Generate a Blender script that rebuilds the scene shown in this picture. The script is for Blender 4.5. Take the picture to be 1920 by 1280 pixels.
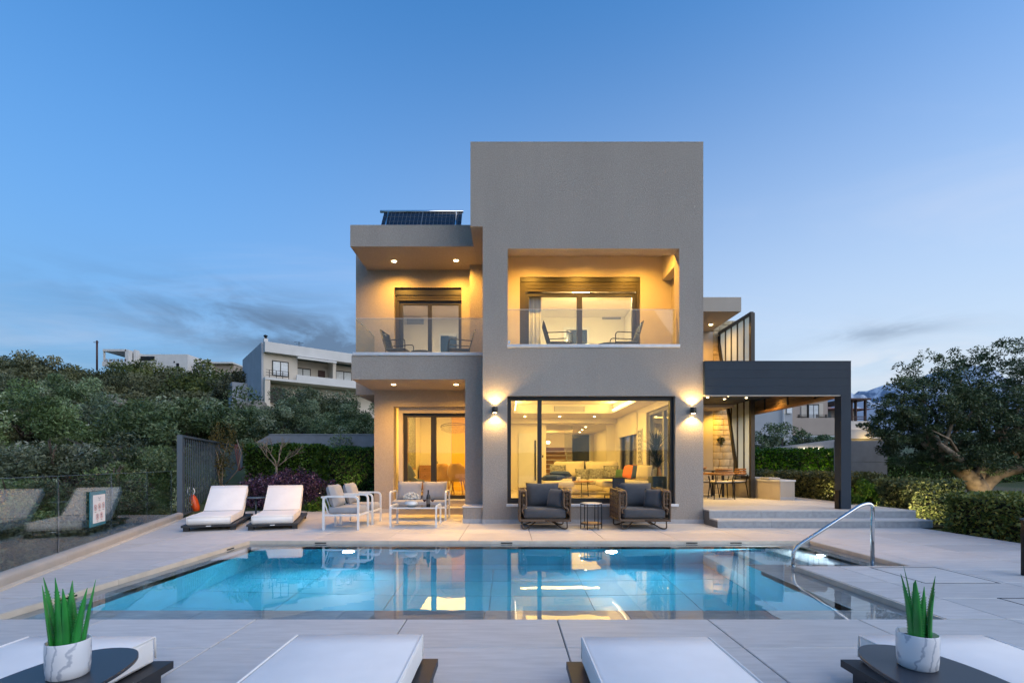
import bpy, bmesh, math, random
import numpy as np
from mathutils import Vector, Matrix
R = math.radians
PI = math.pi
sc = bpy.context.scene
COL = sc.collection
for o in list(bpy.data.objects):
    bpy.data.objects.remove(o, do_unlink=True)

# ------------------------------------------------------------------ camera
EYE = 1.2          # eye height over the pool deck, metres
FPX = 900.0        # focal length in photograph pixels (1920 wide)
VX, VY = 953.0, 871.0
cam = bpy.data.cameras.new('camera')
cam_ob = bpy.data.objects.new('camera', cam)
COL.objects.link(cam_ob)
sc.camera = cam_ob
cam_ob.location = (0, 0, EYE)
cam_ob.rotation_euler = (R(90), 0, 0)
cam.sensor_width = 36
cam.lens = FPX / 1920 * 36
cam.shift_x = (960 - VX) / 1920
cam.shift_y = (VY - 640) / 1920
cam.clip_start = 0.02
cam.clip_end = 20000


def U(x, d):
    """world X of photograph column x at depth d"""
    return (x - VX) * d / FPX


def V(y, d):
    """world Z of photograph row y at depth d"""
    return EYE - (y - VY) * d / FPX


# ------------------------------------------------------------------ sky
SUN_EL, SUN_ROT = 32.0, 128.0


SKY = .10


def make_world():
    w = bpy.data.worlds.new('World')
    sc.world = w
    w.use_nodes = True
    nt = w.node_tree
    N, L = nt.nodes, nt.links
    bg = N['Background']
    sk = N.new('ShaderNodeTexSky')
    sk.sky_type = 'NISHITA'
    sk.sun_disc = False
    sk.sun_elevation = R(SUN_EL)
    sk.sun_rotation = R(SUN_ROT)
    sk.ozone_density = 5
    sk.dust_density = .2
    bg.inputs[1].default_value = SKY

    def ma(op, a, b=None, clamp=False):
        n = N.new('ShaderNodeMath')
        n.operation = op
        n.use_clamp = clamp
        for i, v in enumerate((a, b)):
            if v is None:
                continue
            if hasattr(v, 'is_linked'):
                L.new(v, n.inputs[i])
            else:
                n.inputs[i].default_value = v
        return n.outputs[0]

    def mix(f, a, b, mode='MIX'):
        n = N.new('ShaderNodeMix')
        n.data_type = 'RGBA'
        n.blend_type = mode
        for i, v in ((0, f), (6, a), (7, b)):
            if hasattr(v, 'is_linked'):
                L.new(v, n.inputs[i])
            else:
                n.inputs[i].default_value = v
        return n.outputs[2]

    def rng(v, a, b):
        r = N.new('ShaderNodeMapRange')
        r.interpolation_type = 'SMOOTHSTEP'
        L.new(v, r.inputs[0])
        r.inputs[1].default_value = a
        r.inputs[2].default_value = b
        return r.outputs[0]
    tc = N.new('ShaderNodeTexCoord')
    sx = N.new('ShaderNodeSeparateXYZ')
    L.new(tc.outputs['Generated'], sx.inputs[0])
    X, Y, Z = sx.outputs
    el = ma('MAXIMUM', Z, 0.0)
    tint = mix(1.0, sk.outputs[0], (.36, .82, 1.02, 1), 'MULTIPLY')
    band = ma('MULTIPLY', rng(el, .80, -.05), .98)
    hc = mix(rng(X, -.70, .62), (.86, 1.32, 1.88, 1), (2.75, 3.00, 3.25, 1))
    c = mix(band, tint, hc)
    inv = ma('DIVIDE', 1.0, ma('ADD', el, .10))
    cx = N.new('ShaderNodeCombineXYZ')
    L.new(ma('MULTIPLY', X, inv), cx.inputs[0])
    L.new(ma('MULTIPLY', Y, inv), cx.inputs[1])

    def cloud(scale, det, lo, hi, off, dist=.6, src=None):
        mp = N.new('ShaderNodeMapping')
        L.new(src or cx.outputs[0], mp.inputs[0])
        mp.inputs['Location'].default_value = off
        mp.inputs['Scale'].default_value = scale
        n = N.new('ShaderNodeTexNoise')
        n.inputs['Scale'].default_value = 1
        n.inputs['Detail'].default_value = det
        n.inputs['Roughness'].default_value = .6
        n.inputs['Distortion'].default_value = dist
        L.new(mp.outputs[0], n.inputs[0])
        return rng(n.outputs[0], lo, hi)
    # grey-blue evening clouds low in the sky, thin pale veils higher up
    def blob(cx_, cz_, wx, wz):
        q = ma('POWER', ma('DIVIDE', ma('SUBTRACT', X, cx_), wx), 2.0)
        r_ = ma('POWER', ma('DIVIDE', ma('SUBTRACT', Z, cz_), wz), 2.0)
        return ma('MULTIPLY', ma('POWER', 2.718, ma('MULTIPLY', ma('ADD', q, r_), -1.0)), rng(Y, .0, .2))
    d1 = ma('MULTIPLY', cloud((5.5, 5.5, 20), 9, .36, .62, (1.35, 1.9, 0), .5, tc.outputs['Generated']), ma('ADD', ma('MULTIPLY', rng(el, .30, .10), .12), ma('ADD', blob(-.42, .250, .20, .050), ma('ADD', ma('MULTIPLY', blob(.60, .212, .06, .014), .5), blob(-.30, .215, .12, .025)))), True)
    c = mix(ma('MULTIPLY', d1, .80), c, (.42, .62, .98, 1))
    d3 = ma('MULTIPLY', cloud((9, 9, 30), 9, .40, .62, (2.2, .9, 0), .5, tc.outputs['Generated']), blob(.58, .155, .10, .03), True)
    c = mix(ma('MULTIPLY', d3, .85), c, (2.9, 3.15, 3.5, 1))
    d2 = ma('MULTIPLY', cloud((.5, .9, 1), 7, .50, .70, (5.3, 2.1, 0), .9), rng(el, .26, .10))
    c = mix(ma('MULTIPLY', d2, .5), c, (2.9, 3.1, 3.5, 1))
    veil = cloud((.35, 1.2, 1), 6, .50, .85, (9, 4, 2), 1.2)
    c = mix(ma('MULTIPLY', veil, .20), c, (3.1, 3.1, 3.5, 1))
    L.new(c, bg.inputs[0])


make_world()
sun = bpy.data.lights.new('sun', 'SUN')
sun.energy = .80
sun.angle = R(70)
sun.color = (1.0, .86, .72)
sun_ob = bpy.data.objects.new('sun', sun)
COL.objects.link(sun_ob)
# afterglow from behind the camera, to the right
_a, _e = R(SUN_ROT), R(SUN_EL)
sd = Vector((math.sin(_a) * math.cos(_e), math.cos(_a) * math.cos(_e), math.sin(_e)))
sun_ob.rotation_euler = sd.to_track_quat('Z', 'Y').to_euler()
sun_ob.location = sd * 60
sc.view_settings.view_transform = 'Standard'
sc.view_settings.look = 'None'
sc.view_settings.exposure = 1.38
sc.view_settings.gamma = 1
sc.view_settings.use_curve_mapping = False
sc.render.engine = 'CYCLES'
cy = sc.cycles
cy.use_denoising = True
cy.denoiser = 'OPENIMAGEDENOISE'
cy.max_bounces = 10
cy.diffuse_bounces = 4
cy.glossy_bounces = 5
cy.transmission_bounces = 8
cy.transparent_max_bounces = 24
cy.sample_clamp_indirect = 4
cy.caustics_reflective = False
cy.caustics_refractive = True
cy.blur_glossy = .3
cy.use_adaptive_sampling = True
cy.adaptive_threshold = .02

# ------------------------------------------------------------------ mesh helpers
ORG = {}


class MB:
    def __init__(s):
        s.v, s.f, s.s = [], [], []

    def add(s, vs, fs, M=None, smooth=False):
        b = len(s.v)
        for v in vs:
            s.v.append(tuple(M @ Vector(v)) if M else tuple(v))
        for f in fs:
            s.f.append([b + i for i in f])
            s.s.append(smooth)
        return s

    def box(s, x0, x1, y0, y1, z0, z1, M=None):
        vs = [(x0, y0, z0), (x1, y0, z0), (x1, y1, z0), (x0, y1, z0), (x0, y0, z1), (x1, y0, z1), (x1, y1, z1), (x0, y1, z1)]
        return s.add(vs, [(0, 3, 2, 1), (4, 5, 6, 7), (0, 1, 5, 4), (1, 2, 6, 5), (2, 3, 7, 6), (3, 0, 4, 7)], M)

    def rbox(s, x0, x1, y0, y1, z0, z1, r=.02, seg=2, M=None, smooth=True):
        bm = bmesh.new()
        bmesh.ops.create_cube(bm, size=1)
        for v in bm.verts:
            v.co = Vector(((x0 + x1) / 2 + v.co.x * (x1 - x0), (y0 + y1) / 2 + v.co.y * (y1 - y0), (z0 + z1) / 2 + v.co.z * (z1 - z0)))
        bmesh.ops.bevel(bm, geom=bm.edges[:], offset=r, segments=seg, profile=.5, affect='EDGES')
        bm.verts.index_update()
        s.add([v.co.copy() for v in bm.verts], [[v.index for v in f.verts] for f in bm.faces], M, smooth)
        bm.free()
        return s

    def prism(s, poly, z0, z1, M=None, smooth=False):
        n = len(poly)
        vs = [(p[0], p[1], z0) for p in poly] + [(p[0], p[1], z1) for p in poly]
        fs = [list(range(n))[::-1], list(range(n, 2 * n))]
        s.add(vs, fs, M)
        b = len(s.v) - 2 * n
        for i in range(n):
            j = (i + 1) % n
            s.f.append([b + i, b + j, b + n + j, b + n + i])
            s.s.append(smooth)
        return s

    def tube(s, pts, r, seg=8, closed=False, M=None, flat=None):
        pts = [Vector(p) for p in pts]
        n = len(pts)
        rs = r if isinstance(r, (list, tuple)) else [r] * n
        ring = []
        T = []
        for i in range(n):
            if closed:
                t = pts[(i + 1) % n] - pts[i - 1]
            elif i == 0:
                t = pts[1] - pts[0]
            elif i == n - 1:
                t = pts[-1] - pts[-2]
            else:
                t = (pts[i] - pts[i - 1]).normalized() + (pts[i + 1] - pts[i]).normalized()
            T.append(t.normalized() if t.length > 1e-9 else Vector((0, 0, 1)))
        up = Vector((0, 0, 1)) if abs(T[0].z) < .9 else Vector((0, 1, 0))
        a = T[0].cross(up).normalized()
        vs = []
        for i in range(n):
            a = (a - T[i] * a.dot(T[i]))
            a = a.normalized() if a.length > 1e-6 else T[i].orthogonal().normalized()
            b = T[i].cross(a)
            for k in range(seg):
                w = 2 * PI * (k + .5) / seg
                vs.append(pts[i] + a * math.cos(w) * rs[i] + b * math.sin(w) * rs[i] * (flat or 1))
        fs = []
        for i in range(n if closed else n - 1):
            for k in range(seg):
                k2 = (k + 1) % seg
                j = (i + 1) % n
                fs.append((i * seg + k, i * seg + k2, j * seg + k2, j * seg + k))
        s.add(vs, fs, M, seg > 4)
        if not closed:
            b = len(s.v) - len(vs)
            s.f.append([b + k for k in range(seg)][::-1])
            s.f.append([b + (n - 1) * seg + k for k in range(seg)])
            s.s += [False, False]
        return s

    def lathe(s, prof, seg=24, M=None, sx=1, sy=1, cap=True):
        vs, fs = [], []
        for r, z in prof:
            for k in range(seg):
                w = 2 * PI * k / seg
                vs.append((r * math.cos(w) * sx, r * math.sin(w) * sy, z))
        for i in range(len(prof) - 1):
            for k in range(seg):
                k2 = (k + 1) % seg
                fs.append((i * seg + k, i * seg + k2, (i + 1) * seg + k2, (i + 1) * seg + k))
        s.add(vs, fs, M, True)
        if cap:
            b = len(s.v) - len(vs)
            s.f.append([b + k for k in range(seg)][::-1])
            s.f.append([b + (len(prof) - 1) * seg + k for k in range(seg)])
            s.s += [False, False]
        return s

    def pillow(s, w, h, t, M=None, n=10, p=4.0):
        """soft cushion, w (x) by h (z), t thick along y, centred"""
        vs, fs = [], []
        for side in (-1, 1):
            for i in range(n + 1):
                for j in range(n + 1):
                    u, v = -1 + 2 * i / n, -1 + 2 * j / n
                    k = ((1 - abs(u) ** p) * (1 - abs(v) ** p))
                    k = max(k, 0) ** .45
                    pin = 1 - .05 * (1 - abs(u) ** 2) * abs(v) ** 4
                    pin2 = 1 - .05 * (1 - abs(v) ** 2) * abs(u) ** 4
                    vs.append((u * w / 2 * pin2, side * t / 2 * k, v * h / 2 * pin))
        m = (n + 1) ** 2
        for i in range(n):
            for j in range(n):
                a, b, c, d = i * (n + 1) + j, (i + 1) * (n + 1) + j, (i + 1) * (n + 1) + j + 1, i * (n + 1) + j + 1
                fs.append((a, b, c, d))
                fs.append((m + a, m + d, m + c, m + b))
        return s.add(vs, fs, M, True)

    def mesh(s, name):
        me = bpy.data.meshes.new(name)
        me.from_pydata(s.v, [], s.f)
        me.polygons.foreach_set('use_smooth', s.s)
        me.update()
        return me

    def build(s, name, mat, parent=None, world=True, loc=None):
        """one mesh object; with world=True the vertices are world coordinates and are moved into the parent's frame"""
        if parent is not None and world:
            o = ORG.get(parent.name, Vector())
            if o.length:
                s.v = [(v[0] - o.x, v[1] - o.y, v[2] - o.z) for v in s.v]
        ob = bpy.data.objects.new(name, s.mesh(name))
        ob.data.materials.append(mat)
        COL.objects.link(ob)
        if parent is not None:
            ob.parent = parent
            ORG[ob.name] = ORG.get(parent.name, Vector())
        if loc:
            ob.location = loc
            ORG[ob.name] = ORG.get(ob.name, Vector()) + Vector(loc)
        return ob


def B(name, mat, parent, *b, r=0, world=True):
    """box part"""
    m = MB()
    for q in (b if isinstance(b[0], (tuple, list)) else [b]):
        if r:
            m.rbox(*q, r=r)
        else:
            m.box(*q)
    return m.build(name, mat, parent, world)


def tag(o, label=None, cat=None, group=None, kind=None):
    if label:
        o['label'] = label
    if cat:
        o['category'] = cat
    if group:
        o['group'] = group
    if kind:
        o['kind'] = kind
    return o


def thing(name, label, cat, loc=(0, 0, 0), rz=0, group=None):
    o = bpy.data.objects.new(name, None)
    o.empty_display_size = .1
    COL.objects.link(o)
    o.location = loc
    o.rotation_euler = (0, 0, rz)
    ORG[o.name] = Vector(loc)
    return tag(o, label, cat, group)


def struct(ob):
    ob['kind'] = 'structure'
    return ob


def copy_tree(o, loc=None, rz=None, label=None, group=None, scale=None, parent=None):
    c = o.copy()
    COL.objects.link(c)
    c.parent = parent
    if loc is not None:
        c.location = loc
    if rz is not None:
        c.rotation_euler = (0, 0, rz)
    if scale is not None:
        c.scale = scale
    if label:
        c['label'] = label
    if group:
        c['group'] = group
    for ch in o.children:
        copy_tree(ch, parent=c)
    return c


def link_piece(name, me, parent, loc, rz=0):
    ob = bpy.data.objects.new(name, me)
    COL.objects.link(ob)
    ob.parent = parent
    o = ORG.get(parent.name, Vector())
    ob.location = (loc[0] - o.x, loc[1] - o.y, loc[2] - o.z)
    ob.rotation_euler = (0, 0, rz)
    return ob


def lamp(kind, name, loc, energy, color, parent=None, target=None, **k):
    d = bpy.data.lights.new(name, kind)
    d.energy = energy
    d.color = color
    for a, b in k.items():
        setattr(d, a, b)
    o = bpy.data.objects.new(name, d)
    COL.objects.link(o)
    org = ORG.get(parent.name, Vector()) if parent is not None else Vector()
    o.location = Vector(loc) - org
    if parent is not None:
        o.parent = parent
    if target is not None:
        o.rotation_euler = (Vector(target) - Vector(loc)).to_track_quat('-Z', 'Y').to_euler()
    return o


def rot(ax, deg, at=(0, 0, 0)):
    return Matrix.Translation(Vector(at)) @ Matrix.Rotation(R(deg), 4, ax)


# ------------------------------------------------------------------ materials
MATS = {}


def new_mat(name):
    m = bpy.data.materials.new(name)
    m.use_nodes = True
    MATS[name] = m
    return m, m.node_tree.nodes, m.node_tree.links, m.node_tree.nodes['Principled BSDF']


def pm(name, col, rough=.6, metal=0, var=.1, scale=6, bump=0, bscale=80, spec=.5, stretch=(1, 1, 1), rnd=0, emit=None, estr=1, sheen=0, coat=0, stain=0, sscale=(.5, .5, .12)):
    """procedural surface: base colour with noise mottling, optional fine bump, optional tint per object"""
    m, N, L, b = new_mat(name)
    tc = N.new('ShaderNodeTexCoord')
    mp = N.new('ShaderNodeMapping')
    mp.inputs['Scale'].default_value = stretch
    L.new(tc.outputs['Object'], mp.inputs[0])
    vec = mp.outputs[0]
    if rnd:
        oi = N.new('ShaderNodeObjectInfo')
        cm = N.new('ShaderNodeVectorMath')
        cm.operation = 'MULTIPLY_ADD'
        L.new(oi.outputs['Random'], cm.inputs[0])
        cm.inputs[1].default_value = (37, 53, 71)
        L.new(mp.outputs[0], cm.inputs[2])
        vec = cm.outputs[0]
    n = N.new('ShaderNodeTexNoise')
    n.inputs['Scale'].default_value = scale
    n.inputs['Detail'].default_value = 5
    L.new(vec, n.inputs[0])
    cr = N.new('ShaderNodeMix')
    cr.data_type = 'RGBA'
    c = Vector(col[:3])
    cr.inputs[6].default_value = (*(c * (1 - var)), 1)
    cr.inputs[7].default_value = (*(c * (1 + var)), 1)
    rr = N.new('ShaderNodeMapRange')
    rr.inputs[1].default_value = .3
    rr.inputs[2].default_value = .7
    L.new(n.outputs[0], rr.inputs[0])
    L.new(rr.outputs[0], cr.inputs[0])
    out = cr.outputs[2]
    if rnd:
        hv = N.new('ShaderNodeHueSaturation')
        mr = N.new('ShaderNodeMapRange')
        mr.inputs[3].default_value = 1 - rnd
        mr.inputs[4].default_value = 1 + rnd
        L.new(oi.outputs['Random'], mr.inputs[0])
        L.new(mr.outputs[0], hv.inputs['Value'])
        L.new(out, hv.inputs['Color'])
        out = hv.outputs[0]
    b.inputs['Roughness'].default_value = rough
    if stain:
        # broad weathering that runs on across neighbouring pieces
        ge = N.new('ShaderNodeNewGeometry')
        m2 = N.new('ShaderNodeMapping')
        m2.inputs['Scale'].default_value = sscale
        L.new(ge.outputs['Position'], m2.inputs[0])
        n3 = N.new('ShaderNodeTexNoise')
        n3.inputs['Scale'].default_value = 3
        n3.inputs['Detail'].default_value = 7
        n3.inputs['Roughness'].default_value = .65
        L.new(m2.outputs[0], n3.inputs[0])
        r3 = N.new('ShaderNodeMapRange')
        r3.inputs[1].default_value = .32
        r3.inputs[2].default_value = .68
        r3.inputs[3].default_value = 1 - stain
        r3.inputs[4].default_value = 1 + stain * .6
        L.new(n3.outputs[0], r3.inputs[0])
        h3 = N.new('ShaderNodeHueSaturation')
        L.new(r3.outputs[0], h3.inputs['Value'])
        L.new(out, h3.inputs['Color'])
        out = h3.outputs[0]
        r4 = N.new('ShaderNodeMapRange')
        r4.inputs[1].default_value = .3
        r4.inputs[2].default_value = .7
        r4.inputs[3].default_value = rough * .8
        r4.inputs[4].default_value = min(1, rough * 1.15)
        L.new(n3.outputs[0], r4.inputs[0])
        L.new(r4.outputs[0], b.inputs['Roughness'])
    L.new(out, b.inputs['Base Color'])
    b.inputs['Metallic'].default_value = metal
    b.inputs['Specular IOR Level'].default_value = spec
    if sheen:
        b.inputs['Sheen Weight'].default_value = sheen
    if coat:
        b.inputs['Coat Weight'].default_value = coat
    if bump:
        n2 = N.new('ShaderNodeTexNoise')
        n2.inputs['Scale'].default_value = bscale
        n2.inputs['Detail'].default_value = 3
        L.new(vec, n2.inputs[0])
        bp = N.new('ShaderNodeBump')
        bp.inputs['Strength'].default_value = bump
        bp.inputs['Distance'].default_value = .01
        L.new(n2.outputs[0], bp.inputs['Height'])
        L.new(bp.outputs[0], b.inputs['Normal'])
    if emit:
        b.inputs['Emission Color'].default_value = (*emit, 1)
        b.inputs['Emission Strength'].default_value = estr
    return m


def schlick(N, L, f0):
    lw = N.new('ShaderNodeLayerWeight')
    lw.inputs[0].default_value = .5
    p = N.new('ShaderNodeMath')
    p.operation = 'POWER'
    L.new(lw.outputs['Facing'], p.inputs[0])
    p.inputs[1].default_value = 5
    q = N.new('ShaderNodeMath')
    q.operation = 'MULTIPLY_ADD'
    L.new(p.outputs[0], q.inputs[0])
    q.inputs[1].default_value = 1 - f0
    q.inputs[2].default_value = f0
    return q.outputs[0]


def glass(name, tint=(.95, .97, .97), f0=.04, rough=0):
    m, N, L, b = new_mat(name)
    N.remove(b)
    t = N.new('ShaderNodeBsdfTransparent')
    t.inputs[0].default_value = (*tint, 1)
    g = N.new('ShaderNodeBsdfGlossy')
    g.inputs['Roughness'].default_value = rough
    mx = N.new('ShaderNodeMixShader')
    L.new(schlick(N, L, f0), mx.inputs[0])
    L.new(t.outputs[0], mx.inputs[1])
    L.new(g.outputs[0], mx.inputs[2])
    L.new(mx.outputs[0], N['Material Output'].inputs[0])
    return m


def emitter(name, col, s):
    m, N, L, b = new_mat(name)
    b.inputs['Base Color'].default_value = (*col, 1)
    b.inputs['Emission Color'].default_value = (*col, 1)
    b.inputs['Emission Strength'].default_value = s
    return m


def leafmat(name, stops, rough=.5, trans=.15):
    """leaf colour picked per leaf from a ramp through the 'tint' attribute"""
    m, N, L, b = new_mat(name)
    at = N.new('ShaderNodeAttribute')
    at.attribute_name = 'tint'
    cr = N.new('ShaderNodeValToRGB')
    e = cr.color_ramp.elements
    e[0].position, e[0].color = stops[0][0], (*stops[0][1], 1)
    e[1].position, e[1].color = stops[-1][0], (*stops[-1][1], 1)
    for p, c in stops[1:-1]:
        q = e.new(p)
        q.color = (*c, 1)
    L.new(at.outputs['Fac'], cr.inputs[0])
    oi = N.new('ShaderNodeObjectInfo')
    hs = N.new('ShaderNodeHueSaturation')
    for (k_, lo, hi) in (('Hue', .485, .512), ('Saturation', .8, 1.25), ('Value', .62, 1.35)):
        mr = N.new('ShaderNodeMapRange')
        mr.inputs[3].default_value = lo
        mr.inputs[4].default_value = hi
        fr = N.new('ShaderNodeMath')
        fr.operation = 'FRACT'
        mu = N.new('ShaderNodeMath')
        mu.operation = 'MULTIPLY'
        mu.inputs[1].default_value = {'Hue': 7.3, 'Saturation': 3.7, 'Value': 1.0}[k_]
        L.new(oi.outputs['Random'], mu.inputs[0])
        L.new(mu.outputs[0], fr.inputs[0])
        L.new(fr.outputs[0], mr.inputs[0])
        L.new(mr.outputs[0], hs.inputs[k_])
    L.new(cr.outputs[0], hs.inputs['Color'])
    L.new(hs.outputs[0], b.inputs['Base Color'])
    b.inputs['Roughness'].default_value = rough
    b.inputs['Specular IOR Level'].default_value = .35
    if trans:
        tl = N.new('ShaderNodeBsdfTranslucent')
        L.new(hs.outputs[0], tl.inputs[0])
        mx = N.new('ShaderNodeMixShader')
        mx.inputs[0].default_value = trans
        L.new(b.outputs[0], mx.inputs[1])
        L.new(tl.outputs[0], mx.inputs[2])
        L.new(mx.outputs[0], N['Material Output'].inputs[0])
    return m


WARM = (1.0, .48, .06)
WARM2 = (1.0, .585, .115)
M_plaster = pm('taupe_plaster', (.355, .315, .276), .9, stain=.07, var=.09, scale=32, bump=.8, bscale=55, spec=.2)
M_plaster2 = pm('beige_plaster', (.47, .42, .36), .9, var=.05, scale=2, bump=.3, bscale=150, spec=.2)
M_skirt = pm('stone_skirting', (.42, .42, .43), .6, var=.1, scale=12)
M_sill = pm('marble_sill', (.62, .63, .65), .3, var=.07, scale=8)
M_frame = pm('charcoal_aluminium', (.030, .029, .028), .4, metal=.3, var=.05)
M_bronze = pm('bronze_shutter', (.040, .033, .024), .45, metal=.3, var=.05)
M_navy = pm('navy_grey_aluminium', (.026, .040, .058), .6, metal=0, spec=.25, var=.06, scale=3)
M_slate = pm('slate_blue_metal', (.10, .125, .15), .45, metal=.3, var=.06)
M_black = pm('black_metal', (.012, .012, .013), .4, metal=.4, var=.05)
M_white = pm('white_powder_coat', (.72, .74, .75), .4, var=.03)
M_white_paint = pm('interior_white_paint', (.80, .76, .68), .8, var=.02, scale=1.5)
M_pane_yellow = pm('pane_reflection_yellow', (.88, .55, .05), .8, var=.02, scale=1.5)  # yellow put in for the reflection difference between the door panes
M_floor_in = pm('interior_floor_tile', (.62, .52, .38), .25, var=.06, scale=3)
M_wood = pm('oak_wood', (.36, .19, .08), .45, var=.25, scale=3, stretch=(1, 12, 12))
M_wood_d = pm('dark_cedar', (.16, .10, .055), .6, var=.25, scale=3, stretch=(12, 1, 12))
M_teak = pm('teak_wood', (.30, .15, .06), .5, var=.2, scale=3, stretch=(1, 10, 10))
M_tile = pm('porcelain_paving', (.55, .538, .52), .55, stain=.07, sscale=(.35, .35, .35), var=.085, scale=5, stretch=(.8, 5, 1), bump=.22, bscale=26, rnd=.07, spec=.35)
M_grout = pm('paving_bed', (.16, .155, .15), .9, var=.1)
M_edge = pm('beige_stone_edge', (.60, .54, .45), .6, var=.1, scale=6, rnd=.05)
M_border = pm('wet_pool_stone', (.34, .34, .34), .35, var=.18, scale=5, stretch=(1, 3, 1), bump=.2, bscale=20, rnd=.08)
M_step = pm('grey_granite_riser', (.34, .35, .36), .6, var=.14, scale=14, rnd=.05)
M_ptile = pm('pool_tile', (.060, .43, .59), .35, var=.07, scale=3, rnd=.05)
M_pstep = pm('pale_pool_tile', (.66, .80, .84), .35, var=.05, scale=3, rnd=.04)
M_kerb = pm('beige_concrete_kerb', (.42, .39, .35), .6, var=.08, scale=4, bump=.1)
M_concrete = pm('grey_concrete_wall', (.26, .265, .28), .85, var=.12, scale=3, bump=.2, bscale=40)
M_stone = pm('limestone', (.52, .42, .26), .8, var=.16, scale=9, bump=.5, bscale=22, rnd=.12)
M_mortar = pm('stone_mortar', (.34, .27, .17), .9, var=.1)
M_mattress = pm('white_mattress_fabric', (.84, .82, .79), .85, var=.035, scale=5, bump=.45, bscale=5, sheen=.2)
M_cush = pm('blue_grey_fabric', (.30, .31, .33), .9, var=.06, scale=9, bump=.25, bscale=9, sheen=.2)
M_cush_d = pm('charcoal_fabric', (.060, .064, .072), .9, var=.1, scale=10, bump=.25, bscale=9, sheen=.25)
M_rattan = pm('brown_rattan', (.115, .070, .040), .55, var=.3, scale=30, bump=.5, bscale=60)
M_ctop = pm('dark_table_top', (.028, .034, .046), .35, var=.06, scale=4)
M_steel = pm('polished_steel', (.62, .63, .64), .14, metal=1, var=.04, scale=20)
M_sofa = pm('cream_sofa_fabric', (.62, .56, .42), .9, var=.04, scale=9, bump=.2, bscale=20)
M_orange = pm('orange_fabric', (.65, .17, .05), .85, var=.08)
M_teal = pm('teal_blue_fabric', (.022, .050, .14), .85, var=.1)
M_green = pm('green_fabric', (.06, .14, .05), .85, var=.1)
M_grey = pm('mid_grey_paint', (.30, .30, .31), .6, var=.05)
M_glass = glass('clear_window_glass', (.93, .95, .94), .055)
M_glassr = glass('railing_glass', (.90, .945, .94), .05)
M_glassf = glass('fence_glass', (.84, .88, .88), .085)
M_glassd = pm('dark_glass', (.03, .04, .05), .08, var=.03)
M_frost, _N, _L, _b = new_mat('frosted_panel')
_b.inputs['Base Color'].default_value = (.78, .83, .81, 1)
_b.inputs['Roughness'].default_value = .35
_t = _N.new('ShaderNodeBsdfTranslucent')
_t.inputs[0].default_value = (.80, .86, .84, 1)
_m = _N.new('ShaderNodeMixShader')
_m.inputs[0].default_value = .65
_L.new(_b.outputs[0], _m.inputs[1])
_L.new(_t.outputs[0], _m.inputs[2])
_L.new(_m.outputs[0], _N['Material Output'].inputs[0])
M_bulb = emitter('warm_bulb', (1, .74, .36), 14)
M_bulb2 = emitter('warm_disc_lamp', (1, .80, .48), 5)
M_poolbulb = emitter('pool_lamp', (.80, .93, 1), 2.5)
# ------------------------------------------------------------------ terrain
def sstep(a, b, x):
    t = min(1, max(0, (x - a) / (b - a)))
    return t * t * (3 - 2 * t)


_rn = random.Random(5)
_ph = [(_rn.uniform(0, 6), _rn.uniform(0, 6), _rn.uniform(.6, 1.4)) for _ in range(6)]


def wob(x, y, s):
    return sum(math.sin(x / s * p[2] + p[0]) * math.cos(y / s * (2 - p[2]) + p[1]) for p in _ph) / 6


def T(x, y):
    """terrain height"""
    r = math.hypot(x, y)
    a = math.degrees(math.atan2(x, y))
    wl = sstep(4, -16, a) * (1 - sstep(-85, -125, a)) if a < 90 else 0
    wr = (1 - sstep(80, 110, a)) * sstep(-16, 4, a)
    flat = sstep(-4.2, -7.5, x) if y < 25 else max(sstep(-4.2, -7.5, x), sstep(25, 34, y))
    if x > 0:
        flat = max(sstep(8.2, 10.5, x), sstep(25, 34, y))
    zl = .163 * (min(r, 122) - 13) - .05 * max(0, r - 122)
    zr = .062 * (min(r, 140) - 13)
    z = (max(0, zl) * wl + max(0, zr) * wr) * flat if r > 13 else 0
    z += wob(x, y, 9) * .35 * sstep(16, 30, r) + wob(x, y, 40) * .8 * sstep(40, 110, r)
    back = sstep(100, 140, abs(a))
    z -= back * (.02 * min(max(0, r - 15), 400))
    z += back * sstep(400, 1600, r) * (55 + 30 * wob(x, y, 300))
    if r > 122:
        z = max(z, -12) if back > .5 else max(z, 2)
    return z - .16


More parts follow.
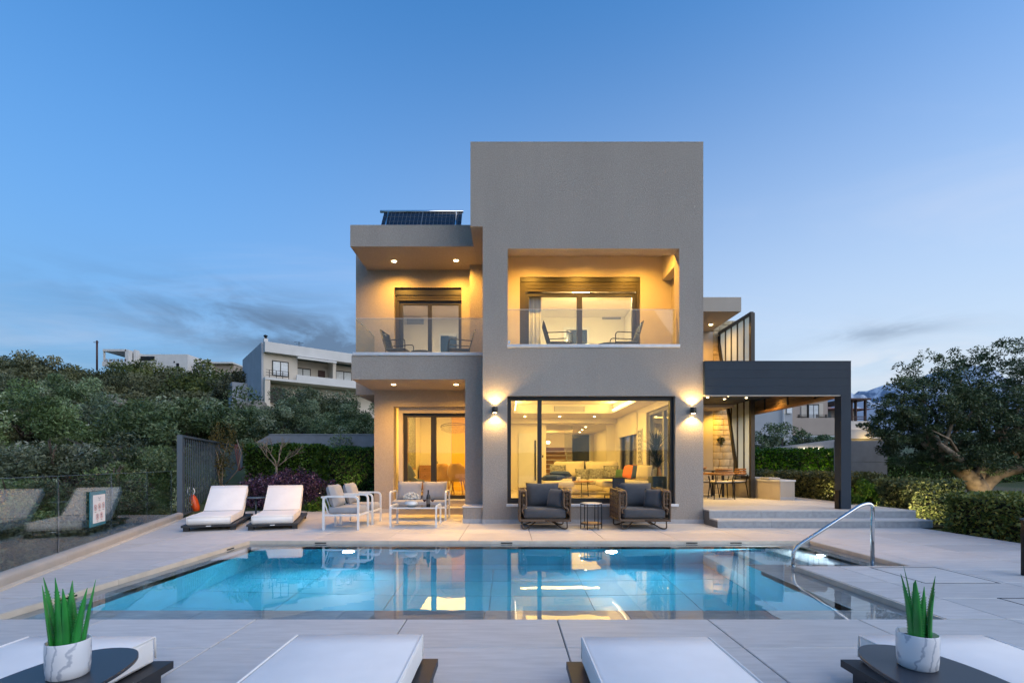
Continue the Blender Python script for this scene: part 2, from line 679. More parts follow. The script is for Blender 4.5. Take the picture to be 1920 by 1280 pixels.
def make_ground():
    c = [float(i) * .9 for i in range(0, 34)]
    v = c[-1]
    while v < 5000:
        v *= 1.13
        c.append(v)
    xs = sorted(set([-q for q in c] + c))
    ys = xs
    vs, fs = [], []
    for y in ys:
        for x in xs:
            z = T(x, y)
            if -4.9 < x < 5.6 and 2.8 < y < 8.4:
                z = -2.2
            vs.append((x, y, z))
    n = len(xs)
    for j in range(len(ys) - 1):
        for i in range(n - 1):
            fs.append((j * n + i, j * n + i + 1, (j + 1) * n + i + 1, (j + 1) * n + i))
    m = MB()
    m.add(vs, fs, smooth=True)
    mt, N, L, b = new_mat('hillside_ground')
    tc = N.new('ShaderNodeTexCoord')
    n1 = N.new('ShaderNodeTexNoise')
    n1.inputs['Scale'].default_value = .35
    n1.inputs['Detail'].default_value = 8
    L.new(tc.outputs['Object'], n1.inputs[0])
    cr = N.new('ShaderNodeValToRGB')
    e = cr.color_ramp.elements
    e[0].position, e[0].color = .35, (.035, .060, .020, 1)
    e[1].position, e[1].color = .72, (.16, .135, .085, 1)
    q = e.new(.52)
    q.color = (.060, .085, .030, 1)
    L.new(n1.outputs[0], cr.inputs[0])
    L.new(cr.outputs[0], b.inputs['Base Color'])
    b.inputs['Roughness'].default_value = .95
    n2 = N.new('ShaderNodeTexNoise')
    n2.inputs['Scale'].default_value = 30
    L.new(tc.outputs['Object'], n2.inputs[0])
    bp = N.new('ShaderNodeBump')
    bp.inputs['Strength'].default_value = .8
    bp.inputs['Distance'].default_value = .05
    L.new(n2.outputs[0], bp.inputs['Height'])
    L.new(bp.outputs[0], b.inputs['Normal'])
    struct(m.build('ground', mt))


make_ground()


def make_mountain():
    """snow-streaked range far behind the right-hand houses"""
    rn = random.Random(3)
    vs, fs = [], []
    nx, ny = 90, 26
    for j in range(ny):
        for i in range(nx):
            x = -500 + 7500 * i / (nx - 1)
            y = 3600 + 2600 * j / (ny - 1)
            t = j / (ny - 1)
            prof = math.sin(PI * min(1, t * 1.1)) ** .8
            ridge = 815 + 60 * math.sin(x / 900 + 1.2) + 90 * math.sin(x / 310) + 40 * math.sin(x / 120 + 2)
            env = sstep(-500, 900, x) * (1 - .55 * sstep(4200, 7000, x))
            vs.append((x, y, -10 + prof * ridge * env * (1 + .10 * math.sin(x / 95 + y / 140) + .05 * rn.uniform(-1, 1))))
    for j in range(ny - 1):
        for i in range(nx - 1):
            fs.append((j * nx + i, j * nx + i + 1, (j + 1) * nx + i + 1, (j + 1) * nx + i))
    m = MB()
    m.add(vs, fs, smooth=True)
    mt, N, L, b = new_mat('snowy_mountain')
    tc = N.new('ShaderNodeTexCoord')
    sx = N.new('ShaderNodeSeparateXYZ')
    L.new(tc.outputs['Object'], sx.inputs[0])
    n1 = N.new('ShaderNodeTexNoise')
    n1.inputs['Scale'].default_value = .006
    n1.inputs['Detail'].default_value = 9
    n1.inputs['Roughness'].default_value = .65
    L.new(tc.outputs['Object'], n1.inputs[0])
    h = N.new('ShaderNodeMath')
    h.operation = 'MULTIPLY_ADD'
    L.new(sx.outputs[2], h.inputs[0])
    h.inputs[1].default_value = .0007
    L.new(n1.outputs[0], h.inputs[2])
    cr = N.new('ShaderNodeValToRGB')
    cr.color_ramp.elements[0].position = .92
    cr.color_ramp.elements[0].color = (.15, .21, .30, 1)
    cr.color_ramp.elements[1].position = 1.0
    cr.color_ramp.elements[1].color = (.52, .58, .66, 1)
    L.new(h.outputs[0], cr.inputs[0])
    L.new(cr.outputs[0], b.inputs['Base Color'])
    b.inputs['Roughness'].default_value = .9
    struct(m.build('mountain', mt))


make_mountain()

# ------------------------------------------------------------------ pool deck
TX, TY = 1.17, .585            # paving slab
X0, Y0 = -.79, 3.74            # a joint crossing
PX0, PX1, PX2 = -4.10, 3.42, 4.78
PY0, PY1, PY2 = 3.74, 5.70, 7.60


def XF(d):
    """inner line of the glass fence kerb"""
    return -3.074 - .393 * d


DECK_BACK, DECK_RIGHT = 12.55, 7.85
bed = MB()
bed.prism([(XF(-1), -1), (DECK_RIGHT, -1), (DECK_RIGHT, PY0), (XF(PY0), PY0)], -.4, -.012)
bed.prism([(XF(PY0), PY0), (PX0, PY0), (PX0, PY2), (XF(PY2), PY2)], -.4, -.012)
bed.box(PX1, DECK_RIGHT, PY0, PY1, -.4, -.012)
bed.box(PX2, DECK_RIGHT, PY1, PY2, -.4, -.012)
bed.prism([(XF(PY2), PY2), (DECK_RIGHT, PY2), (DECK_RIGHT, 9.2), (-.6, 12), (-.6, DECK_BACK), (XF(DECK_BACK), DECK_BACK)], -.4, -.012)
deck = struct(bed.build('pool_deck', M_grout))

HOLES = [(PX0, PX1, PY0, PY1), (PX0, PX2, PY1, PY2), (-.52, 20, 9.82, 30), (-.935, 20, 9.9, 30), (-3.35, 20, 12.0, 30), (3.99, 20, 9.15, 30)]


def rect_sub(r, h):
    x0, x1, y0, y1 = r
    a0, a1, b0, b1 = max(x0, h[0]), min(x1, h[1]), max(y0, h[2]), min(y1, h[3])
    if a0 >= a1 or b0 >= b1:
        return [r]
    out = [(x0, x1, y0, b0), (x0, x1, b1, y1), (x0, a0, b0, b1), (a1, x1, b0, b1)]
    return [q for q in out if q[1] - q[0] > .02 and q[3] - q[2] > .02]


def clip_left(poly):
    """keep the side right of the fence kerb"""
    out = []
    for i in range(len(poly)):
        a, b = poly[i], poly[(i + 1) % len(poly)]
        fa, fb = a[0] - XF(a[1]), b[0] - XF(b[1])
        if fa >= 0:
            out.append(a)
        if (fa >= 0) != (fb >= 0):
            t = fa / (fa - fb)
            out.append((a[0] + t * (b[0] - a[0]), a[1] + t * (b[1] - a[1])))
    return out


def slab_mesh(w, d, t=.02, bev=.004):
    m = MB()
    a, b = w / 2, d / 2
    vs = [(-a, -b, -t), (a, -b, -t), (a, b, -t), (-a, b, -t), (-a, -b, -bev), (a, -b, -bev), (a, b, -bev), (-a, b, -bev),
          (-a + bev, -b + bev, 0), (a - bev, -b + bev, 0), (a - bev, b - bev, 0), (-a + bev, b - bev, 0)]
    fs = [(8, 9, 10, 11)]
    for i in range(4):
        j = (i + 1) % 4
        fs += [(i, j, 4 + j, 4 + i), (4 + i, 4 + j, 8 + j, 8 + i)]
    m.add(vs, fs)
    me = m.mesh('paving_slab')
    me.materials.append(M_tile)
    return me


GAP = .009
full = slab_mesh(TX - GAP, TY - GAP)
rs = random.Random(1)
for j in range(-3, 16):
    for i in range(-8, 9):
        cell = (X0 + TX * i, min(X0 + TX * (i + 1), DECK_RIGHT), Y0 + TY * j, min(Y0 + TY * (j + 1), DECK_BACK))
        if cell[0] >= DECK_RIGHT or cell[2] >= DECK_BACK:
            continue
        rects = [cell]
        for h in HOLES:
            rects = [q for r in rects for q in rect_sub(r, h)]
        for r in rects:
            g = GAP / 2
            poly = [(r[0] + g, r[2] + g), (r[1] - g, r[2] + g), (r[1] - g, r[3] - g), (r[0] + g, r[3] - g)]
            pc = clip_left(poly)
            if len(pc) < 3 or r[1] - r[0] < .03 or r[3] - r[2] < .03:
                continue
            dz = rs.uniform(-.0006, .0006)
            if len(pc) == 4 and pc == poly and abs(r[1] - r[0] - TX) < .001 and abs(r[3] - r[2] - TY) < .001:
                link_piece('paving_slab', full, deck, ((r[0] + r[1]) / 2, (r[2] + r[3]) / 2, dz))
            else:
                area = sum(pc[k][0] * pc[(k + 1) % len(pc)][1] - pc[(k + 1) % len(pc)][0] * pc[k][1] for k in range(len(pc))) / 2
                if area < .01:
                    continue
                MB().prism(pc, -.02 + dz, dz).build('paving_slab', M_tile, deck)

# thin steel frames of the access covers let into the deck
for (x0, x1, y0, y1) in ((4.23, 5.0, 4.87, 5.62), (4.41, 5.2, 3.86, 4.33)):
    w = .010
    h = B('access_cover_frame', M_black, deck, (x0, x1, y0, y0 + w, -.01, .0025), (x0, x1, y1 - w, y1, -.01, .0025),
          (x0, x0 + w, y0 + w, y1 - w, -.01, .0025), (x1 - w, x1, y0 + w, y1 - w, -.01, .0025))

# ------------------------------------------------------------------ pool
BX0, BX1, BX2 = -3.82, 3.0, 4.45
BY0, BY1, BY2 = 4.15, 6.05, 7.40
ZB, ZW, ZF = -.078, -.050, -1.35
outl = [(BX0, BY0), (BX1, BY0), (BX1, BY1), (BX2, BY1), (BX2, BY2), (BX0, BY2)]
pw = MB()
n = len(outl)
vs = [(p[0], p[1], ZB - .02) for p in outl] + [(p[0], p[1], ZF - .03) for p in outl]
pw.add(vs, [(i, n + i, n + (i + 1) % n, (i + 1) % n) for i in range(n)])
pw.add([(p[0], p[1], ZF - .03) for p in outl], [list(range(n))])
pool = struct(pw.build('swimming_pool', M_ptile))
ft = slab_mesh(1.2 - .008, .6 - .008, .02, .002)
ft = ft.copy()
ft.materials.clear()
ft.materials.append(M_ptile)
for i in range(6):
    for j in range(6):
        x0, x1 = BX0 + 1.2 * i, min(BX0 + 1.2 * (i + 1), BX1)
        y0, y1 = BY0 + .6 * j, min(BY0 + .6 * (j + 1), BY2)
        if x1 - x0 < .05 or y1 - y0 < .05:
            continue
        if x1 - x0 > 1.19 and y1 - y0 > .59:
            link_piece('floor_tile', ft, pool, ((x0 + x1) / 2, (y0 + y1) / 2, ZF))
        else:
            B('floor_tile', M_ptile, pool, x0 + .004, x1 - .004, y0 + .004, y1 - .004, ZF - .02, ZF)
# entry steps in the alcove
for k, (x0, x1, z) in enumerate(((3.95, 4.449, -.27), (3.48, 3.95, -.52), (3.0, 3.48, -.78))):
    B('entry_step', M_pstep, pool, x0, x1, BY1 + .002, BY2 - .002, ZF, z, r=.012)


def run(a, b, step):
    k = max(1, round((b - a) / step))
    return [(a + (b - a) * i / k, a + (b - a) * (i + 1) / k) for i in range(k)]


g = .003
for y0, y1 in run(PY0, PY2, 1.17):
    B('border_slab', M_border, pool, PX0, BX0, y0 + g, y1 - g, -.3, ZB)
for x0, x1 in run(BX0, PX1, 1.17):
    B('border_slab', M_border, pool, x0 + g, x1 - g, PY0, BY0, -.3, ZB)
for y0, y1 in run(BY0, PY1, .8):
    B('border_slab', M_border, pool, BX1, PX1, y0 + g, y1 - g, -.3, ZB)
for x0, x1 in run(BX1, PX2, .9):
    B('border_slab', M_border, pool, x0 + g, x1 - g, PY1, BY1, -.3, ZB)
for y0, y1 in run(BY1, PY2, .8):
    B('border_slab', M_border, pool, BX2, PX2, y0 + g, y1 - g, -.3, ZB)
for x0, x1 in run(BX0, BX2, 1.17):
    B('border_slab', M_border, pool, x0 + g, x1 - g, BY2, PY2, -.3, ZB)
e = .018
for y0, y1 in run(PY0, PY2, 1.17):
    B('edge_strip', M_edge, pool, PX0 + .001, PX0 + e, y0 + g / 2, y1 - g / 2, ZB + .001, -.003)
for x0, x1 in run(PX0, PX2, 1.17):
    B('edge_strip', M_edge, pool, x0 + g / 2, x1 - g / 2, PY2 - e, PY2 - .001, ZB + .001, -.003)
for y0, y1 in run(PY1, PY2, .95):
    B('edge_strip', M_edge, pool, PX2 - e, PX2 - .001, y0 + g / 2, y1 - g / 2, ZB + .001, -.003)
for y0, y1 in run(PY0, PY1, .95):
    B('edge_strip', M_edge, pool, PX1 - e, PX1 - .001, y0 + g / 2, y1 - g / 2, ZB + .001, -.003)
# dark overflow slots under the deck edge
for x in (601, 950, 1297, 1380):
    xx = U(x, 7.58)
    B('overflow_slot', M_black, pool, xx - .09, xx + .09, PY2 - e - .006, PY2 - e - .001, -.040, -.024)
for y in (7.05, 4.45):
    B('overflow_slot', M_black, pool, PX0 + e + .001, PX0 + e + .006, y - .09, y + .09, -.040, -.024)
for (x, y) in ((-.12, 4.75), (1.9, 5.3)):
    MB().lathe([(.085, ZF), (.085, ZF + .012), (.06, ZF + .016), (.055, ZF + .008), (0.02, ZF + .008)], 20, Matrix.Translation((x, y, 0))).build('floor_drain', M_white, pool)

# the water sheet
mt, N, L, b = new_mat('pool_water')
b.inputs['Base Color'].default_value = (.86, .97, 1, 1)
b.inputs['Roughness'].default_value = 0
b.inputs['IOR'].default_value = 1.33
b.inputs['Transmission Weight'].default_value = 1
tc = N.new('ShaderNodeTexCoord')
nz = N.new('ShaderNodeTexNoise')
nz.inputs['Scale'].default_value = 1.6
nz.inputs['Detail'].default_value = 3
L.new(tc.outputs['Object'], nz.inputs[0])
bp = N.new('ShaderNodeBump')
bp.inputs['Strength'].default_value = .05
bp.inputs['Distance'].default_value = .03
L.new(nz.outputs[0], bp.inputs['Height'])
L.new(bp.outputs[0], b.inputs['Normal'])
wm = MB()
wo = [(PX0 + .018, PY0 + .001), (PX1 - .018, PY0 + .001), (PX1 - .018, PY1 + .001), (PX2 - .018, PY1 + .001), (PX2 - .018, PY2 - .018), (PX0 + .018, PY2 - .018)]
wm.add([(x, y, ZW) for x, y in wo], [list(range(6))])
struct(wm.build('pool_water', mt))

# underwater lamps
for k, (x, lab) in enumerate(((U(655, 7.4), 'round underwater pool light near the white armchairs'), (U(1145, 7.4), 'round underwater pool light below the rattan chairs'))):
    t = thing('pool_light', lab, 'pool light', (x, BY2, -.45), group='underwater pool lights')
    MB().lathe([(.13, 0), (.13, .012), (.10, .018)], 24, rot('X', 90, (x, BY2 - .002, -.45))).build('trim_ring', M_steel, t)
    MB().lathe([(.095, .0), (.09, .024), (.05, .032), (0.01, .034)], 24, rot('X', 90, (x, BY2 - .002, -.45))).build('lens', M_poolbulb, t)
    lamp('SPOT', 'pool_lamp', (x, BY2 - .06, -.45), 58, (.66, .88, 1), t, (x, BY2 - 2, -.75), spot_size=R(150), spot_blend=.6, shadow_soft_size=.08)
t = thing('pool_light', 'underwater light beside the pool entry steps', 'pool light', (BX2, 6.75, -.16), group='underwater pool lights')
MB().lathe([(.06, 0), (.06, .01), (.045, .014)], 20, rot('Y', -90, (BX2 - .002, 6.75, -.165))).build('trim_ring', M_steel, t)
MB().lathe([(.043, 0), (.04, .02), (.01, .026)], 20, rot('Y', -90, (BX2 - .002, 6.75, -.165))).build('lens', M_poolbulb, t)
lamp('SPOT', 'pool_lamp', (BX2 - .05, 6.75, -.165), 130, (.85, .95, 1), t, (BX1, 6.75, -.5), spot_size=R(160), spot_blend=.6, shadow_soft_size=.05)

# ------------------------------------------------------------------ patio platform and steps on the right
PXL, PXR = 3.995, 8.1
pb = MB()
pb.box(PXL, PXR - .02, 9.56, 15.6, -.2, .272)
pb.box(PXL, PXR - .02, 9.18, 9.559, -.2, .118)
patio = struct(pb.build('patio', M_grout))
for x0, x1 in run(PXL, PXR, 1.17):
    B('step_riser', M_step, patio, x0 + .002, x1 - .002, 9.155, 9.179, 0.001, .117)
    B('step_tread', M_tile, patio, x0 + .002, x1 - .002, 9.15, 9.535, .119, .145)
    B('step_riser', M_step, patio, x0 + .002, x1 - .002, 9.535, 9.559, .146, .272)
for j, (y0, y1) in enumerate(run(9.53, 15.6, .585)):
    for x0, x1 in run(PXL, PXR, 1.17):
        B('paving_slab', M_tile, patio, x0 + g, x1 - g, y0 + g, y1 - g, .2735, .297)
# ------------------------------------------------------------------ villa
def wall(m, x0, x1, z0, z1, y0, y1, holes=(), axis='y'):
    """wall slab in the x-z plane with rectangular holes (x0, x1, z0, z1); axis='x' swaps x and y"""
    xs = sorted(set([x0, x1] + [min(max(h[i], x0), x1) for h in holes for i in (0, 1)]))
    zs = sorted(set([z0, z1] + [min(max(h[i], z0), z1) for h in holes for i in (2, 3)]))
    nx, nz = len(xs) - 1, len(zs) - 1

    def solid(i, k):
        if not (0 <= i < nx and 0 <= k < nz):
            return False
        cx, cz = (xs[i] + xs[i + 1]) / 2, (zs[k] + zs[k + 1]) / 2
        return not any(h[0] < cx < h[1] and h[2] < cz < h[3] for h in holes)

    def P(a, b, c):
        return (a, b, c) if axis == 'y' else (b, a, c)
    for i in range(nx):
        for k in range(nz):
            if not solid(i, k):
                continue
            a, b, c, d = xs[i], xs[i + 1], zs[k], zs[k + 1]
            q = [[P(a, y0, c), P(b, y0, c), P(b, y0, d), P(a, y0, d)], [P(b, y1, c), P(a, y1, c), P(a, y1, d), P(b, y1, d)]]
            if not solid(i - 1, k):
                q.append([P(a, y1, c), P(a, y0, c), P(a, y0, d), P(a, y1, d)])
            if not solid(i + 1, k):
                q.append([P(b, y0, c), P(b, y1, c), P(b, y1, d), P(b, y0, d)])
            if not solid(i, k - 1):
                q.append([P(a, y1, c), P(b, y1, c), P(b, y0, c), P(a, y0, c)])
            if not solid(i, k + 1):
                q.append([P(a, y0, d), P(b, y0, d), P(b, y1, d), P(a, y1, d)])
            for f in q:
                m.add(f, [(0, 1, 2, 3) if axis == 'y' else (3, 2, 1, 0)])
    return m


YF = 9.82
villa = thing('villa', 'two storey taupe plaster villa with lit windows behind the pool', 'house', (1.7, YF, 0))
MXL, MXR, ZT, ZS = -.523, 3.99, 7.787, 6.07
FL, FU = .33, 3.45            # ground and upper floor levels
WIN = (-.02, 3.42, .40, 2.607)
LOG = (-.011, 3.50, 3.59, 5.617)
m = MB()
wall(m, -.774, MXR, 0, ZT, YF, YF + .3, [(-.774, MXL, 0, ZS), WIN, LOG])
m.build('front_wall', M_plaster, villa)
m = MB()
wall(m, YF + .3, 17.0, 0, ZT, 3.80, MXR, [(10.75, 13.1, FL, 2.62), (14.05, 16.2, FL, 2.25)], 'x')
m.build('side_wall', M_plaster, villa)
B('side_wall', M_plaster, villa, (MXL, MXL + .2, YF + .3, 20, 0, ZS - .002))
B('parapet', M_plaster, villa, (-.774, -.524, YF + .3, 16, ZS, ZT - .002), (-.523, 3.8, 15.75, 16, 6.6, ZT - .02))
B('roof', M_concrete, villa, (-.523, 3.8, YF + .3, 15.75, 6.2, 7.2))
B('roof_coping', M_plaster, villa, (-.776, 3.992, YF - .002, YF + .302, ZT + .001, ZT + .015))
B('skirting', M_skirt, villa, (MXL - .01, MXR + .004, YF - .014, YF - .001, 0.001, .085))
# low base wall left of the main block, and the pier that carries the balcony
B('plinth', M_plaster, villa, (-.935, MXL - .002, 9.9, 12, 0, .32))
B('plinth_cap', M_sill, villa, (-.955, MXL - .002, 9.88, 12, .321, .345))
B('skirting', M_skirt, villa, (-.948, MXL - .012, 9.888, 9.899, .001, .085))
B('pier', M_plaster, villa, (-.945, MXL - .002, 10.5, 10.9, .346, 3.066))
B('pier', M_plaster, villa, (-.936, MXL - .002, 11.70, 11.999, FU + .002, ZS - .002))
# left wing
m = MB()
wall(m, -3.35, MXL - .002, 0, 3.064, 12.0, 12.3, [(-2.867, -.95, .165, 2.653)])
m.build('wing_wall', M_plaster, villa)
B('skirting', M_skirt, villa, (-3.36, -2.87, 11.987, 11.999, .001, .1))
B('wing_side_wall', M_plaster, villa, (-3.35, -3.05, 12.3, 18, 0, 2.948))
m = MB()
wall(m, -3.81, MXL - .002, 2.95, 6.75, 12.001, 12.3, [(-2.85, -1.17, FU, 5.63)])
m.build('upper_wing_wall', M_plaster, villa)
B('upper_wing_side_wall', M_plaster, villa, (-3.81, -3.51, 12.3, 18, 2.95, 6.75))
B('wing_underside', M_plaster, villa, (-3.809, -3.351, 12.301, 18, 2.951, 3.06))
B('balcony_slab', M_plaster, villa, (-3.43, MXL - .002, 10.5, 11.999, 3.067, FU), (-3.43, MXL - .002, 10.5, 10.70, FU + .001, 3.58))
B('balcony_sill', M_sill, villa, (-3.41, MXL - .002, 10.47, 10.72, 3.581, 3.655), r=.012)
B('roof_slab', M_plaster, villa, (-3.53, -.776, 10.72, 12.0, ZS, 6.552), (-3.53, -.776, 12.302, 18, ZS, 6.552))
# door steps of the wing
for (y0, y1, z0, z1) in ((11.62, 12.02, .001, .165), (11.995, 12.3, .166, .33)):
    B('door_step', M_plaster2, villa, (-2.86, -.96, y0, y1, z0, z1 - .025))
    B('door_step_tread', M_sill, villa, (-2.865, -.955, y0 - .02, y1, z1 - .024, z1))

# loggia
m = MB()
wall(m, MXL + .2, 3.80, FU, ZS, 11.2, 11.45, [(.27, 3.08, FU, 5.58)])
m.build('loggia_wall', M_plaster2, villa)
B('loggia_ceiling', M_plaster, villa, (MXL + .2, 3.80, YF + .3, 11.2, ZS - .02, ZS + .1))
B('loggia_floor', M_tile, villa, (MXL + .2, 3.80, YF + .3, 11.2, FU - .1, FU))
B('loggia_beam', M_plaster2, villa, (3.60, 3.799, 10.121, 11.199, 5.50, ZS - .021))
B('loggia_sill', M_sill, villa, (LOG[0] - .015, LOG[1] + .015, YF - .02, YF + .34, 3.592, 3.662), r=.01)
B('upper_floor_slab', M_plaster, villa, (MXL + .2, 3.80, YF + .31, 17, 3.09, 3.34), (-3.0, MXL, 12.31, 18, 3.09, 3.44))

# rear right of the house: upper slab, stone wall, beige walls
B('rear_roof_slab', M_plaster2, villa, (MXR + .002, 6.31, 13.0, 17, 5.35, 5.735))
B('rear_wall', M_plaster2, villa, (MXR + .002, 6.40, 15.0, 15.3, .297, 5.349))
B('rear_floor_slab', M_plaster2, villa, (MXR + .002, 6.62, 14.0, 14.998, 2.88, 3.10))
sw = B('stone_wall', M_mortar, villa, (6.401, 7.30, 15.02, 15.3, .297, 5.7))
rs = random.Random(4)
z = .30
while z < 5.62:
    h = rs.choice((.13, .16, .19, .22))
    h = min(h, 5.69 - z)
    x = 6.402
    while x < 7.28:
        w = min(rs.uniform(.16, .36), 7.298 - x)
        if 7.298 - x - w < .08:
            w = 7.298 - x
        dy = rs.uniform(0, .018)
        B('stone', M_stone, sw, (x + .006, x + w - .006, 14.985 + dy, 15.019, z + .006, z + h - .006), r=.006)
        x += w
    z += h

# ---------------- windows and doors


def frame(m, x0, x1, z0, z1, y0, y1, t, bars=(), tb=None):
    m.box(x0, x1, y0, y1, z0, z0 + (tb or t))
    m.box(x0, x1, y0, y1, z1 - t, z1)
    m.box(x0, x0 + t, y0, y1, z0 + (tb or t) + .0005, z1 - t - .0005)
    m.box(x1 - t, x1, y0, y1, z0 + (tb or t) + .0005, z1 - t - .0005)
    for (a, b) in bars:
        m.box(a, b, y0 - .01, y1 + .01, z0 + (tb or t) + .0005, z1 - t - .0005)
    return m


# living-room window
w = frame(MB(), WIN[0] + .001, WIN[1] - .001, WIN[2] + .001, WIN[3] - .001, 9.93, 10.03, .075, [(.605, .69)], .11).build('window', M_frame, villa)
B('pane', M_glass, w, (.056, .604, 9.975, 9.983, .512, 2.53))
B('pane', M_glass, w, (.691, 3.344, 9.975, 9.983, .512, 2.53))
B('window_sill', M_sill, w, (WIN[0] - .02, WIN[1] + .06, YF - .03, YF - .001, .345, .402), r=.008)
B('latch', M_black, w, (.70, .725, 9.91, 9.93, 1.35, 1.40))

# dining-room door
y = 12.27
w = frame(MB(), U(757, y), -.86, FL + .002, V(775, y), y, y + .08, .09, [(U(808, y), U(818, y))]).build('sliding_door', M_frame, villa)
B('pane', M_glass, w, (U(757, y) + .09, U(808, y) - .001, y + .03, y + .038, FL + .09, V(775, y) - .09))
B('pane', M_glass, w, (U(818, y) + .001, -.95, y + .045, y + .053, FL + .09, V(775, y) - .09))
B('inner_reveal', M_plaster2, villa, (-2.78, U(757, y) - .002, 12.16, 12.30, FL + .001, 2.652), (U(757, y) - .002, -.951, 12.16, 12.30, V(775, y) + .002, 2.652))

# upper wing door
y = 12.12
zt = 5.63
w = frame(MB(), -2.75, -1.172, FU, zt - .30, y + .02, y + .1, .085, [(U(802, y), U(809, y))]).build('sliding_door', M_frame, villa)
B('pane', M_glass, w, (-2.664, U(802, y) - .001, y + .05, y + .058, FU + .08, zt - .385))
B('pane', M_glass, w, (U(809, y) + .001, -1.258, y + .06, y + .068, FU + .08, zt - .385))
sb = B('shutter_box', M_frame, villa, (-2.848, -1.172, 12.06, 12.25, zt - .17, zt - .002))
B('shutter_slat', M_bronze, sb, (-2.80, -1.18, 12.08, 12.15, zt - .235, zt - .172))
B('shutter_slat', M_bronze, sb, (-2.80, -1.18, 12.09, 12.15, zt - .298, zt - .238))
B('shutter_guide', M_bronze, sb, (-2.848, -2.752, 12.10, 12.2, FU, zt - .172))

# loggia door
y = 11.30
zt = 5.58
w = frame(MB(), .40, 3.00, FU, zt - .33, y, y + .09, .085, [(1.62, 1.74)]).build('sliding_door', M_frame, villa)
B('pane', M_glass, w, (.486, 1.619, y + .03, y + .038, FU + .08, zt - .415))
B('pane', M_glass, w, (1.741, 2.914, y + .045, y + .053, FU + .08, zt - .415))
sb = B('shutter_box', M_frame, villa, (.272, 3.078, 11.22, 11.40, zt - .11, zt - .002))
for k in range(3):
    B('shutter_slat', M_bronze, sb, (.30, 3.05, 11.235 + .01 * k, 11.30, zt - .178 - .072 * k, zt - .113 - .072 * k))
B('shutter_guide', M_bronze, sb, (.272, .398, 11.24, 11.36, FU, zt - .112))
B('shutter_guide', M_bronze, sb, (3.002, 3.078, 11.24, 11.36, FU, zt - .112))

# glass balustrades
t = B('glass_balustrade', M_glassr, villa, (LOG[0] + .004, LOG[1] - .03, 10.00, 10.014, 3.663, 4.43))
B('glass_clip', M_steel, t, (LOG[0] + .004, LOG[0] + .05, 9.985, 9.999, 3.72, 3.78))
B('glass_edge', M_white, t, (LOG[0] + .002, LOG[1] - .03, 9.999, 10.015, 4.4305, 4.437))
t = B('glass_balustrade', M_glassr, villa, (-3.345, MXL - .004, 10.58, 10.594, 3.656, 4.42))
B('glass_edge', M_white, t, (-3.345, MXL - .004, 10.579, 10.595, 4.4205, 4.427))
t = B('glass_balustrade', M_glassr, villa, (-3.36, -3.346, 10.58, 11.998, 3.452, 4.42))
B('glass_edge', M_white, t, (-3.361, -3.345, 10.58, 11.998, 4.4205, 4.427))

# ---------------- rooms (inner shells)


def room(name, x0, x1, y0, y1, z0, z1, back=(), left=(), right=(), mat=M_white_paint, ceil=None, floor=M_floor_in, mback=None):
    t = .03
    m = MB()
    wall(m, x0, x1, z0, z1, y1, y1 + t, back)
    bw = m.build(name + '_back_wall', mback or mat, villa)
    m = MB()
    wall(m, y0, y1 - .001, z0, z1, x0 - t, x0, left, 'x')
    m.build(name + '_left_wall', mat, villa)
    m = MB()
    wall(m, y0, y1 - .001, z0, z1, x1, x1 + t, right, 'x')
    m.build(name + '_right_wall', mat, villa)
    B(name + '_floor', floor, villa, (x0, x1, y0, y1, z0 - .03, z0 - .001))
    if ceil is None:
        B(name + '_ceiling', mat, villa, (x0, x1, y0, y1, z1 + .001, z1 + .03))
    return bw


# living room
ZC = 2.80
room('living_room', -.30, 3.76, 10.12, 16.9, FL, ZC, back=[(1.33, 3.46, FL, 2.62), (-.30, .02, FL, 2.35)], right=[(10.75, 13.1, FL, 2.62), (14.05, 16.2, FL, 2.25)], ceil=0)
m = MB()
for (a, b, c, d) in ((-.30, .165, 10.12, 16.9), (3.23, 3.76, 10.12, 16.9), (.165, 3.23, 10.12, 10.75), (.165, 3.23, 14.9, 16.9)):
    m.box(a, b, c, d, ZC, ZC + .05)
m.build('living_room_ceiling', M_white_paint, villa)
tr = B('ceiling_tray', M_white_paint, villa, (.13, 3.27, 10.72, 14.93, 3.068, 3.085), (.13, .162, 10.72, 14.93, ZC + .052, 3.067), (3.233, 3.27, 10.72, 14.93, ZC + .052, 3.067), (.163, 3.232, 14.903, 14.93, ZC + .052, 3.067), (.163, 3.232, 10.72, 10.747, ZC + .052, 3.067))
gr = B('air_grille', M_grey, villa, (U(1039, 14.88), U(1096, 14.88), 14.885, 14.902, V(771, 14.88), V(761, 14.88)))
for k in range(5):
    zz = V(771, 14.88) + .012 + k * .032
    B('louvre', M_white, gr, (U(1039, 14.88) + .02, U(1096, 14.88) - .02, 14.868, 14.884, zz, zz + .016))
# cove strips and spots
B('cove_strip', M_bulb2, villa, (.20, .215, 11, 14.7, ZC + .06, ZC + .075), (3.18, 3.195, 11, 14.7, ZC + .06, ZC + .075))
lamp('AREA', 'cove_lamp', (.26, 12.8, ZC + .09), 15, WARM2, villa, (.7, 12.8, 3.3), shape='RECTANGLE', size=3.6, size_y=.06)
lamp('AREA', 'cove_lamp', (3.13, 12.8, ZC + .09), 24, WARM2, villa, (2.7, 12.8, 3.3), shape='RECTANGLE', size=3.6, size_y=.06)
for (x, y) in ((.55, 15.9), (1.7, 15.9), (2.85, 15.9), (-.05, 12.5)):
    MB().lathe([(.032, ZC - .004), (.032, ZC - .010), (.005, ZC - .010)], 16, Matrix.Translation((x, y, 0))).build('ceiling_spot', M_bulb, villa)
lamp('AREA', 'room_lamp', (1.7, 15.9, ZC - .03), 16, WARM2, villa, (1.7, 15.9, 0), shape='RECTANGLE', size=2.6, size_y=.3)
